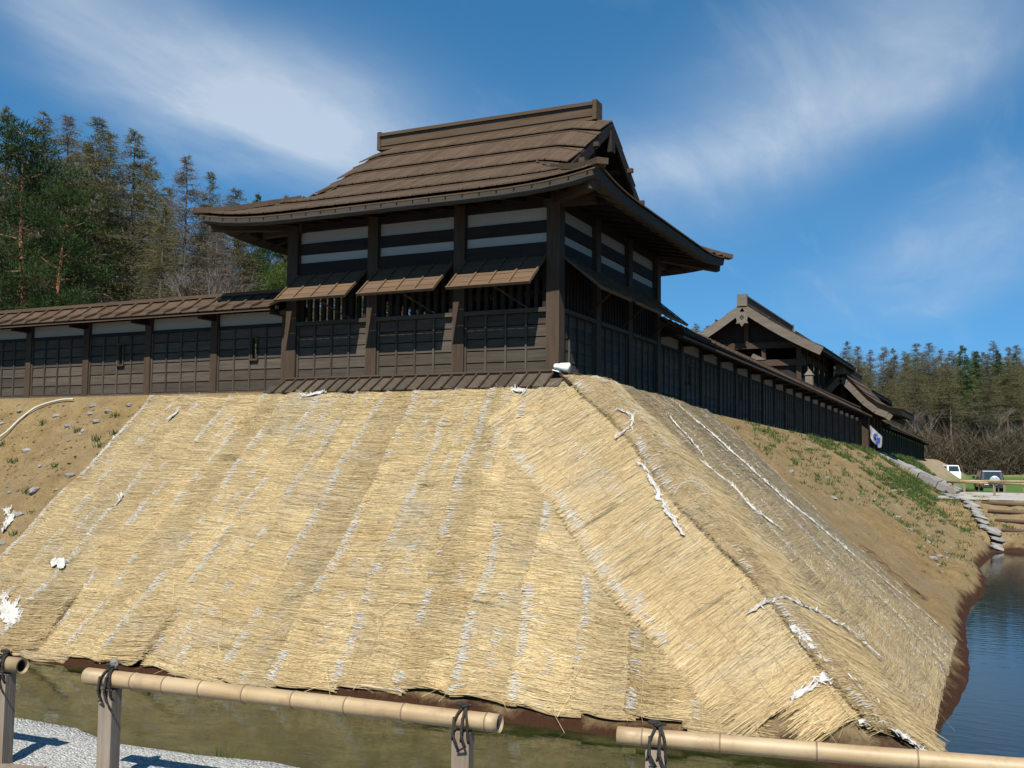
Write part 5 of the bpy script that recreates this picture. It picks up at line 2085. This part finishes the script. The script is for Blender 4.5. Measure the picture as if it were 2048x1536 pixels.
for k, y in enumerate(rows):
    xs0 = float(np.interp(-y, [-39, -35.5, -32.2, -30, -27.6, -25.4, -23.9], [4.4, 4.9, 5.35, 5.75, 6.2, 6.55, 6.8])) + .45
    for j in range(3):
        x0 = xs0 + j * 4.1
        b = MB()
        b.tube([(x0, y + .03 * j, float(dam(x0, y)) + .06), (x0 + 2, y + .05, float(dam(x0 + 2, y)) + .08), (x0 + 3.9, y, float(dam(x0 + 3.9, y)) + .06)], [.075, .082, .07], 10)
        o = b.build('terrace_log', M['log'], None, True)
        tag(o, '%s log of the %s row below the path on the terraced bank' % (['nearest left', 'middle', 'outer right'][j], ORD[k]), 'log', 'logs edging the terraced bank')
A_, L_ = [], []
for k in range(900):
    x, y = rnd.uniform(6, 20), rnd.uniform(23.5, 31.5)
    if float(dam(x, y)) < WATER + .1 or vnoise(x, y, .9, 44) < -.1:
        continue
    a, l = tuft(x, y, float(dam(x, y)) - .02, 8, rnd.uniform(.08, .22), .08)
    A_.append(a)
    L_.append(l)
A_, L_ = np.concatenate(A_), np.concatenate(L_)
tag(obj('grass', tris('grass', A_, L_, np.full(len(A_), .018), M['grass_leaf'])), 'sparse grass on the terraced bank beside the path', 'grass', kind='stuff')
for lab, pts in (('nearer low rail on the causeway in front of the dark car', [(4.55, 41.3), (6.53, 39.2), (8.6, 37.2)]), ('farther low rail on the causeway in front of the dark car', [(4.95, 46.0), (6.95, 47.6), (9.0, 49.0)])):
    r = empty('bamboo_fence', (pts[0][0], pts[0][1], -3.05), lab, 'fence', 'low rails on the causeway')
    for (x, y) in pts:
        g = float(dam(x, y))
        beam('post', (x, y, g - .2), (x, y, g + .62), .11, .11, M['fence_post'], r, (1, 0, 0))
    for a, c in zip(pts[:-1], pts[1:]):
        b = MB()
        b.tube([(a[0] - .25, a[1] + .2, float(dam(*a)) + .66), (c[0] + .1, c[1], float(dam(*c)) + .66)], .055, 10)
        b.build('rail', M['bamboo'], r, True)
ff = empty('post_fence', (10.5, 84, -3.4), 'brown post and rail fence beyond the dark car', 'fence')
fpts = [(8.3, 78), (9.6, 77.6), (10.9, 77.2), (12.2, 76.8), (13.5, 76.4)]
for k, (x, y) in enumerate(fpts):
    g = float(dam(x, y))
    beam('post', (x, y, g - .2), (x, y, g + 1.5), .16, .16, M['fence_post'], ff, (1, 0, 0))
    if k:
        x2, y2 = fpts[k - 1]
        for h in (.55, 1.15):
            b = MB()
            b.tube([(x2, y2 - .1, float(dam(x2, y2)) + h), (x, y - .1, g + h)], .06, 8)
            b.build('rail', M['fence_post'], ff)


# ------------------------------------------------------------------ vehicles
def prism(prof_pts, hw, taper=None):
    """extrude a side profile (length, height) across the width; taper narrows the upper points"""
    V, F = [], []
    n = len(prof_pts)
    for s in (-1, 1):
        for i, (l, h) in enumerate(prof_pts):
            w_ = hw if taper is None else hw * taper[i]
            V.append((s * w_, l, h))
    F.append(tuple(range(n)))
    F.append(tuple(range(2 * n - 1, n - 1, -1)))
    for i in range(n):
        F.append((i, i + n, (i + 1) % n + n, (i + 1) % n))
    return V, F


def wheel(root, x, y, r, wd, T):
    b = MB()
    b.tube([(x - wd / 2, y, r), (x - wd / 2 + .03, y, r), (x + wd / 2 - .03, y, r), (x + wd / 2, y, r)], [r * .9, r, r, r * .9], 20)
    o = obj('wheel', mesh_of('wheel', b.V, b.F, M['rubber'], False), root, T)
    b = MB()
    sx = 1 if x > 0 else -1
    b.tube([(x + sx * (wd / 2 - .02), y, r), (x + sx * (wd / 2 + .012), y, r)], [r * .58, r * .52], 16)
    obj('rim', mesh_of('rim', b.V, b.F, M['silver'], False), o, T)


def car(name, label, loc, rz, suv=True):
    root = empty(name, loc, label, 'car' if suv else 'truck')
    T = Matrix.Translation(loc) @ Matrix.Rotation(rz, 4, 'Z')

    def put(nm, V, F, mat, parent=root, bev=0.0):
        o = obj(nm, mesh_of(nm, V, F, mat), parent, T)
        if bev:
            md = o.modifiers.new('round', 'BEVEL')
            md.width = bev
            md.segments = 2
        return o

    def blk(nm, x0, x1, y0, y1, z0, z1, mat, parent=root, bev=0.0):
        V = [((x0 + x1) / 2 + a * (x1 - x0), (y0 + y1) / 2 + c * (y1 - y0), (z0 + z1) / 2 + d * (z1 - z0)) for a, c, d in CUBE_V]
        return put(nm, V, CUBE_F, mat, parent, bev)
    if suv:       # tail at y = 0, nose at +y
        pr_ = [(.02, .45), (.0, .95), (.10, 1.05), (.30, 1.78), (.45, 1.84), (2.5, 1.86), (3.15, 1.12), (4.25, 1.0), (4.4, .8), (4.4, .45)]
        V, F = prism(pr_, .86, [1, 1, 1, .84, .80, .80, .96, .94, .94, .96])
        body = put('body', V, F, M['car_paint'], bev=.05)
        put('rear_window', [(-.60, .115, 1.14), (.60, .115, 1.14), (.55, .265, 1.68), (-.55, .265, 1.68), (-.60, .16, 1.14), (.60, .16, 1.14), (.55, .31, 1.68), (-.55, .31, 1.68)],
            [(0, 1, 2, 3), (4, 7, 6, 5), (0, 4, 5, 1), (1, 5, 6, 2), (2, 6, 7, 3), (3, 7, 4, 0)], M['glass'])
        for s in (1, -1):
            for (a, c) in ((.55, 1.35), (1.45, 2.35)):
                put('side_window', [(s * .825, a, 1.14), (s * .825, c, 1.14), (s * .715, c - .1, 1.7), (s * .715, a + .05, 1.7), (s * .86, a, 1.14), (s * .86, c, 1.14), (s * .75, c - .1, 1.7), (s * .75, a + .05, 1.7)],
                    [(0, 1, 2, 3), (4, 7, 6, 5), (0, 4, 5, 1), (1, 5, 6, 2), (2, 6, 7, 3), (3, 7, 4, 0)], M['glass'])
            blk('tail_lamp', s * .78 - .08, s * .78 + .08, -.035, .06, .62, .92, M['red_lens'])
            blk('mirror', s * 1.0 - .1, s * 1.0 + .1, 2.75, 2.9, 1.12, 1.32, M['car_paint'])
        blk('bumper', -.84, .84, -.16, .05, .42, .62, M['rubber'], bev=.04)
        blk('number_plate', -.62, -.28, -.045, .0, .68, .84, M['white_paint'])
        b = MB()
        b.tube([(.12, -.02, 1.0), (.12, -.06, 1.0), (.12, -.24, 1.0), (.12, -.28, 1.0)], [.36, .38, .38, .30], 24)
        obj('spare_wheel_cover', mesh_of('spare_wheel_cover', b.V, b.F, M['silver']), root, T)
        for x in (-.74, .74):
            for y in (.85, 3.45):
                wheel(root, x, y, .37, .24, T)
        blk('roof_rack', -.62, -.56, .6, 2.3, 1.86, 1.92, M['rubber'])
        blk('roof_rack', .56, .62, .6, 2.3, 1.86, 1.92, M['rubber'])
    else:
        pr_ = [(.0, .35), (.0, 1.05), (.12, 1.12), (.30, 1.76), (1.35, 1.80), (1.40, .35)]
        V, F = prism(pr_, .70, [1, 1, .98, .88, .88, 1])
        put('cab', V, F, M['white_paint'], bev=.04)
        put('windscreen', [(-.56, .09, 1.12), (.56, .09, 1.12), (.50, .265, 1.68), (-.50, .265, 1.68), (-.56, .14, 1.12), (.56, .14, 1.12), (.5, .31, 1.68), (-.5, .31, 1.68)],
            [(0, 1, 2, 3), (4, 7, 6, 5), (0, 4, 5, 1), (1, 5, 6, 2), (2, 6, 7, 3), (3, 7, 4, 0)], M['glass'])
        for s in (1, -1):
            put('side_window', [(s * .68, .40, 1.12), (s * .68, 1.15, 1.12), (s * .60, 1.15, 1.66), (s * .60, .52, 1.66), (s * .715, .40, 1.12), (s * .715, 1.15, 1.12), (s * .635, 1.15, 1.66), (s * .635, .52, 1.66)],
                [(0, 1, 2, 3), (4, 7, 6, 5), (0, 4, 5, 1), (1, 5, 6, 2), (2, 6, 7, 3), (3, 7, 4, 0)], M['glass'])
        blk('load_bed', -.70, .70, 1.42, 3.3, .55, .95, M['white_paint'])
        for x in (-.6, .6):
            for y in (.55, 2.7):
                wheel(root, x, y, .27, .16, T)
    return root


def at_px(px, py, dep):
    """world point seen at photo pixel (2048 wide) at a given depth: used once to place far things"""
    v = np.array(((px - 1024) / 2062.04, -(py - 768) / 2062.04, 1.0))
    return CAM + (RIGHT * v[0] + UP * v[1] + FWD * v[2]) * dep


q = at_px(1986, 986, 81)
car('parked_car', 'dark navy off-road car with a silver spare wheel cover', (q[0], q[1], float(dam(q[0], q[1])) - .02), .16, True)
q = at_px(1910, 972, 108)
car('parked_truck', 'small white truck cab showing above the bank left of the dark car', (q[0], q[1], float(dam(q[0], q[1])) - .02), .5, False)


# ------------------------------------------------------------------ trees
def trunk_mesh(H, r, mat, seed, lean=.3, pts=9):
    rr = random.Random(seed)
    b = MB()
    a = rr.uniform(0, 6.28)
    P_ = []
    R_ = []
    for i in range(pts):
        f = i / (pts - 1)
        P_.append((math.cos(a) * lean * f * f + .06 * math.sin(f * 9 + seed), math.sin(a) * lean * f * f + .06 * math.cos(f * 7 + seed), H * f))
        R_.append(r * (1 - f) ** .85 + .012)
    b.tube(P_, R_, 8)
    return b, P_


def trunk_at(P_, H, z):
    f = np.clip(z / H, 0, 1) * (len(P_) - 1)
    a = np.array(P_)
    i = np.minimum(f.astype(int), len(P_) - 2)
    k = (f - i)[:, None]
    return a[i] * (1 - k) + a[i + 1] * k


def conifer(seed, H, r, bark_mat, leaf_mat, base, spread, nbr, per, lw, ll, droop, bare_low=True, jitter=.25, up=.1):
    """trunk mesh and crown mesh of one larch or fir variant"""
    tb, P_ = trunk_mesh(H, r, bark_mat, seed)
    zb = H * (base + (1 - base) * rng.uniform(0, 1, nbr) ** .9)
    fr_ = (zb / H - base) / (1 - base)
    ln = spread * (1 - fr_) ** .75 * np.clip(fr_ * 6 + .55, 0, 1) * rng.uniform(.65, 1.15, nbr) + .15
    az_ = rng.uniform(0, 2 * math.pi, nbr)
    O = trunk_at(P_, H, zb)
    AA, LL, WW, TT = [], [], [], []
    for i in range(nbr):
        d = np.array((math.cos(az_[i]), math.sin(az_[i]), 0))
        n_ = max(2, int(per * (ln[i] / spread + .15)))
        f = rng.uniform(.12, 1, n_) ** .8
        pos = O[i] + d * (f * ln[i])[:, None] + np.array((0, 0, 1)) * (up * f * ln[i] - droop * f * f * ln[i])[:, None]
        pos += rng.normal(0, jitter, (n_, 3)) * np.array((1, 1, .55)) * (.25 + f)[:, None] * min(1, ln[i] / 1.5)
        AA.append(pos)
        dirs = d * rng.uniform(.2, 1, n_)[:, None] + rng.normal(0, .55, (n_, 3)) - np.array((0, 0, droop * .4))
        dirs /= np.linalg.norm(dirs, axis=1)[:, None]
        LL.append(dirs * rng.uniform(.5, 1.2, n_)[:, None] * ll)
        WW.append(rng.uniform(.6, 1.2, n_) * lw)
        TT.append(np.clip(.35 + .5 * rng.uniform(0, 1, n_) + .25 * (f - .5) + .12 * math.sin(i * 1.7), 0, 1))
        if ln[i] > .35:
            tb.tube([O[i], O[i] + d * ln[i] * .55 + np.array((0, 0, (up * .55 - droop * .3) * ln[i])), O[i] + d * ln[i] + np.array((0, 0, (up - droop) * ln[i]))],
                    [.012 + .010 * ln[i], .010 + .005 * ln[i], .006], 4, cap=False)
    if bare_low:
        for k in range(44):
            z = H * rng.uniform(.08, base + .1)
            o = trunk_at(P_, H, np.array([z]))[0]
            a = rng.uniform(0, 6.28)
            l = rng.uniform(.4, 1.6)
            tb.tube([o, o + np.array((math.cos(a) * l, math.sin(a) * l, rng.uniform(-.3, .15) * l))], [.016, .006], 3, cap=False)
    tm = mesh_of('trunk', tb.V, tb.F, bark_mat)
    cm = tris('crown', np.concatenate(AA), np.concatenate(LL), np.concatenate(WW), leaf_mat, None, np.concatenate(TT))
    return tm, cm, H


def pine(seed, H, r, ncl, spread, base, leaf=None):
    """red pine: bare leaning trunk, limbs ending in dense needle clumps"""
    rr = random.Random(seed)
    tb, P_ = trunk_mesh(H, r, M['bark_pine'], seed, .7)
    AA, LL, TT = [], [], []
    for i in range(ncl):
        f = base + (1 - base) * ((i + .5) / ncl)
        a = i * 2.4 + rr.uniform(-.5, .5)
        g = (f - base) / (1 - base)
        l = spread * (1 - g) ** .6 * rr.uniform(.45, 1.05) * (1 if g > .12 else .75) + .2
        o = trunk_at(P_, H, np.array([H * f]))[0]
        e = o + np.array((math.cos(a) * l, math.sin(a) * l, .22 * l + rr.uniform(-.2, .4)))
        tb.tube([o, (o + e) / 2 + np.array((0, 0, -.1)), e], [.05, .035, .02], 5, cap=False)
        for c in range(5):
            cc = e + np.array((rr.uniform(-.8, .8), rr.uniform(-.8, .8), rr.uniform(-.25, .35))) - (e - o) * rr.uniform(0, .55)
            n_ = 230
            u = rng.normal(0, 1, (n_, 3))
            u /= np.linalg.norm(u, axis=1)[:, None]
            rad = rng.uniform(.25, 1, n_)[:, None] ** .6 * np.array((.85, .85, .42))
            AA.append(cc + u * rad)
            dv = u + np.array((0, 0, .5)) + rng.normal(0, .5, (n_, 3))
            LL.append(dv / np.linalg.norm(dv, axis=1)[:, None] * rng.uniform(.12, .26, n_)[:, None])
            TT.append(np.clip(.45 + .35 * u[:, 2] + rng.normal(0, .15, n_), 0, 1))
    tm = mesh_of('trunk', tb.V, tb.F, M['bark_pine'])
    A = np.concatenate(AA)
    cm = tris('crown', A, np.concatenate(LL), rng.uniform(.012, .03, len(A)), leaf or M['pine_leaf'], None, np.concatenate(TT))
    return tm, cm, H


def broad(seed, H, r, leaf_mat, n_tip, bark_mat):
    """bare broadleaf: forking limbs and a haze of twigs"""
    rr = random.Random(seed)
    tb = MB()
    tips = []

    def grow(p, d, l, r_, lev):
        q_ = p + d * l
        tb.tube([p, (p + q_) / 2 + np.array((rr.uniform(-.1, .1), rr.uniform(-.1, .1), 0)) * l * .3, q_], [r_, r_ * .8, r_ * .6], 5 if lev < 2 else 3, cap=False)
        if lev >= 4:
            tips.append((p, q_))
            return
        for k in range(3 if lev else 4):
            a = rr.uniform(0, 6.28)
            v = d * 1.0 + np.array((math.cos(a), math.sin(a), rr.uniform(-.1, .5))) * rr.uniform(.45, .8)
            v /= np.linalg.norm(v)
            grow(q_, v, l * rr.uniform(.55, .8), r_ * .58, lev + 1)
    grow(np.array((0, 0, 0.)), np.array((0, 0, 1.)), H * .34, r, 0)
    AA, LL = [], []
    for p, q_ in tips:
        n_ = max(2, n_tip // len(tips))
        f = rng.uniform(0, 1.1, n_)[:, None]
        AA.append(p + (q_ - p) * f + rng.normal(0, .12, (n_, 3)))
        v = (q_ - p) / np.linalg.norm(q_ - p) + rng.normal(0, .6, (n_, 3))
        LL.append(v * rng.uniform(.18, .5, n_)[:, None])
    tm = mesh_of('trunk', tb.V, tb.F, bark_mat)
    A = np.concatenate(AA)
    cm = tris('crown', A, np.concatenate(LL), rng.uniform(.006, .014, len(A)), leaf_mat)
    return tm, cm, H


LARCH = [conifer(300 + k, 18.0, .17, M['bark_larch'], M['larch_leaf'], .38 + .03 * k, 2.5 + .25 * k, 190, 85, .018, .28, .16 - .05 * (k % 2), jitter=.36) for k in range(4)]
LARCH += [conifer(320 + k, 18.0, .16, M['bark_larch'], M['larch_twig'], .38, 2.6, 200, 95, .014, .32, .16, jitter=.34) for k in range(2)]
FIR = [conifer(340 + k, 16.0, .2, M['bark_larch'], M['fir_leaf'], .10, 3.3, 260, 110, .036, .36, .30, False, .22) for k in range(2)]
PINE = [pine(360, 13.5, .2, 19, 2.5, .34), pine(361, 12.0, .17, 15, 2.2, .36)]
YPINE = pine(362, 9.0, .12, 16, 1.9, .35, M['bright_leaf'])
BROAD = [broad(380 + k, 11.0, .14, M['grey_twig'], 2600, M['bark_pale'] if k else M['bark_larch']) for k in range(2)]


def plant(kind, name, x, y, z, H, label, group, rz=None, wid=1.0):
    tm, cm, H0_ = kind
    root = empty(name, (x, y, z), label, 'tree', group)
    k = H / H0_
    S_ = Matrix.Translation((x, y, z)) @ Matrix.Rotation(rnd.uniform(0, 6.28) if rz is None else rz, 4, 'Z') @ Matrix.Diagonal((k * wid, k * wid, k, 1))
    obj('trunk', tm, root, S_)
    obj('crown', cm, root, S_)
    return root


LL_ = 'larch crowded below the skyline trees of the wood left of the turret'
LG = 'larches in the left wood'


SKY_N = [0, 0]


def nth(k, where):
    SKY_N[k] += 1
    n = SKY_N[k]
    w_ = ORD[n - 1] if n <= 20 else 'twenty-' + ORD[n - 21]
    return '%s larch crown from the left on the skyline of %s' % (w_, where)


def top_tree(kind, name, px, ytop, dep, label, group, wid=1.0, g=-.6):
    p = at_px(px, ytop, dep)
    plant(kind, name, p[0], p[1], g, p[2] - g, label, group, wid=wid)


# skyline trees of the left wood
top_tree(LARCH[0], 'larch_tree', 20, 212, 62, nth(0, 'the left wood'), LG)
top_tree(LARCH[1], 'larch_tree', 96, 224, 60, nth(0, 'the left wood'), LG, 1.15)
top_tree(LARCH[4], 'larch_tree', 146, 236, 66, nth(0, 'the left wood'), LG)
top_tree(LARCH[2], 'larch_tree', 182, 236, 58, nth(0, 'the left wood'), LG, 1.2)
top_tree(LARCH[3], 'larch_tree', 216, 262, 64, nth(0, 'the left wood'), LG)
top_tree(LARCH[0], 'larch_tree', 266, 256, 60, nth(0, 'the left wood'), LG, 1.1)
top_tree(LARCH[1], 'larch_tree', 300, 318, 66, nth(0, 'the left wood'), LG)
top_tree(LARCH[4], 'larch_tree', 381, 312, 62, 'bare larch standing alone against the sky left of the turret eave', LG)
top_tree(LARCH[2], 'larch_tree', 414, 345, 64, nth(0, 'the left wood'), LG, .8)
top_tree(LARCH[3], 'larch_tree', 466, 378, 72, nth(0, 'the left wood'), LG, 1.2)
top_tree(LARCH[5], 'larch_tree', 345, 395, 68, nth(0, 'the left wood'), LG)
top_tree(LARCH[5], 'larch_tree', 440, 420, 70, nth(0, 'the left wood'), LG)
top_tree(LARCH[0], 'larch_tree', 575, 392, 84, nth(0, 'the left wood'), LG, .8)
top_tree(FIR[0], 'fir_tree', 522, 392, 74, 'dark fir tip just above the turret eave on the left', 'conifers in the left wood', .6)
top_tree(PINE[0], 'pine_tree', 66, 262, 44, 'dense green red-trunked pine nearest the left frame edge', 'conifers in the left wood', 1.0)
top_tree(PINE[1], 'pine_tree', 118, 352, 43, 'lower dense pine right of the tallest left pine', 'conifers in the left wood', .85)
top_tree(PINE[1], 'pine_tree', -60, 330, 46, 'dense pine cut by the left frame edge', 'conifers in the left wood', .9)
top_tree(PINE[0], 'pine_tree', 175, 430, 58, 'small dark pine in the shade of the left wood', 'conifers in the left wood', .9)
top_tree(YPINE, 'pine_tree', 545, 545, 56, 'small yellow-green pine just left of the turret', 'conifers in the left wood', .7)
top_tree(PINE[1], 'pine_tree', 560, 470, 60, 'dark green pine under the left eave of the turret', 'conifers in the left wood', .8)
for px in (410,):
    top_tree(BROAD[px % 2], 'bare_tree', px, 440 + (px * 7) % 60, 52 + px % 9, 'leafless grey broadleaf tree among the larches left of the turret', 'bare trees in the left wood')
for k in range(24):
    px = -120 + 720 * (k + rnd.random()) / 24
    yt = float(np.interp(px, [-150, 20, 270, 330, 470, 600], [230, 235, 285, 350, 400, 420])) + rnd.uniform(15, 110)
    top_tree(LARCH[rnd.randrange(6)], 'larch_tree', px, yt, rnd.uniform(56, 92), LL_, LG, rnd.uniform(.8, 1.15))
for k, px in enumerate((598, 628, 655, 684, 712, 745, 780, 815, 850, 900, 960)):
    top_tree((LARCH[k % 4], PINE[k % 2])[k % 3 == 1], 'larch_tree' if k % 3 != 1 else 'pine_tree', px, 455 + (k * 37) % 50, 58 + (k * 11) % 24,
             '%s tree from the left in the row hidden behind the turret windows' % ORD[k], 'trees behind the turret', 1.1)
# woods beyond the field on the right
RL, RG = 'larch crowded below the skyline trees of the far wood beyond the field', 'larches in the far right wood'
sky_pts = [1365, 1392, 1412, 1440, 1480, 1540, 1600, 1660, 1690, 1712, 1738, 1762, 1788, 1812, 1838, 1862, 1884, 1908, 1962, 1990, 2012, 2036, 2062, 2090, 2120, 2160]
for k, px in enumerate(sky_pts):
    yt = (655 if px < 1420 else 690) + rnd.uniform(-8, 14) + (20 if 1540 < px < 1650 else 0)
    top_tree(LARCH[k % 6], 'larch_tree', px, yt, rnd.uniform(128, 140), nth(1, 'the far right wood'), RG, rnd.uniform(1.0, 1.35), g=-1.6)
for k in range(90):
    px = 1640 + 560 * (k + rnd.random()) / 90
    top_tree(LARCH[rnd.randrange(4)], 'larch_tree', px, 703 + rnd.uniform(0, 75), rnd.uniform(120, 156), RL, RG, rnd.uniform(.95, 1.3), g=-1.6)
top_tree(FIR[0], 'fir_tree', 1922, 692, 126, 'dark green fir standing tallest in the far right wood', 'firs in the far right wood', 1.0, -1.8)
top_tree(FIR[1], 'fir_tree', 1950, 704, 130, 'dark fir beside the tallest fir in the far wood', 'firs in the far right wood', .9, -1.8)
top_tree(FIR[0], 'fir_tree', 1998, 702, 128, 'dark fir near the right frame edge in the far wood', 'firs in the far right wood', .85, -1.8)
for px in (1850, 1985):
    top_tree(BROAD[1], 'bare_tree', px, 790 + px % 17, 121, 'pale bare tree at the front edge of the far wood', 'bare trees in the far wood', g=-1.6)


def brush(name, label, n, fx, hmin, hmax, size):
    A, L = [], []
    for k in range(n):
        x, y, z = fx()
        m = 16
        a = np.stack([x + rng.normal(0, .5, m), y + rng.normal(0, .5, m), z + rng.uniform(0, hmax, m) * rng.uniform(.3, 1)], 1)
        v = np.stack([rng.normal(0, .5, m), rng.normal(0, .5, m), rng.uniform(.2, 1, m)], 1) * rng.uniform(hmin, hmax, m)[:, None] * .6
        A.append(a)
        L.append(v)
    A, L = np.concatenate(A), np.concatenate(L)
    tag(obj(name, tris(name, A, L, np.full(len(A), size), M['brush'])), label, 'brush', kind='stuff')


def f_right():
    p = at_px(rnd.uniform(1640, 2180), 900, rnd.uniform(117, 135))
    return p[0], p[1], float(dam(p[0], p[1])) - .1


def f_left():
    p = at_px(rnd.uniform(-150, 620), 600, rnd.uniform(50, 95))
    return p[0], p[1], -.6


brush('undergrowth', 'dry brown undergrowth along the foot of the far wood', 4200, f_right, .8, 5.5, .03)
brush('undergrowth', 'dry brown undergrowth between the trunks of the left wood', 900, f_left, .8, 4.5, .02)
# turf on the bank behind the ramp
A_, L_ = [], []
for k in range(2600):
    x, y = rnd.uniform(.5, 5.2), rnd.uniform(46.5, 70)
    if vnoise(x, y, 1.1, 47) < -.35:
        continue
    z = max(float(emb(x, y)), float(dam(x, y)))
    a, l = tuft(x, y, z - .02, 9, rnd.uniform(.12, .32), .12)
    A_.append(a)
    L_.append(l)
A_, L_ = np.concatenate(A_), np.concatenate(L_)
tag(obj('grass', tris('grass', A_, L_, np.full(len(A_), .022), M['grass_leaf'])), 'rough grass on the bank behind the stone ramp', 'grass', kind='stuff')
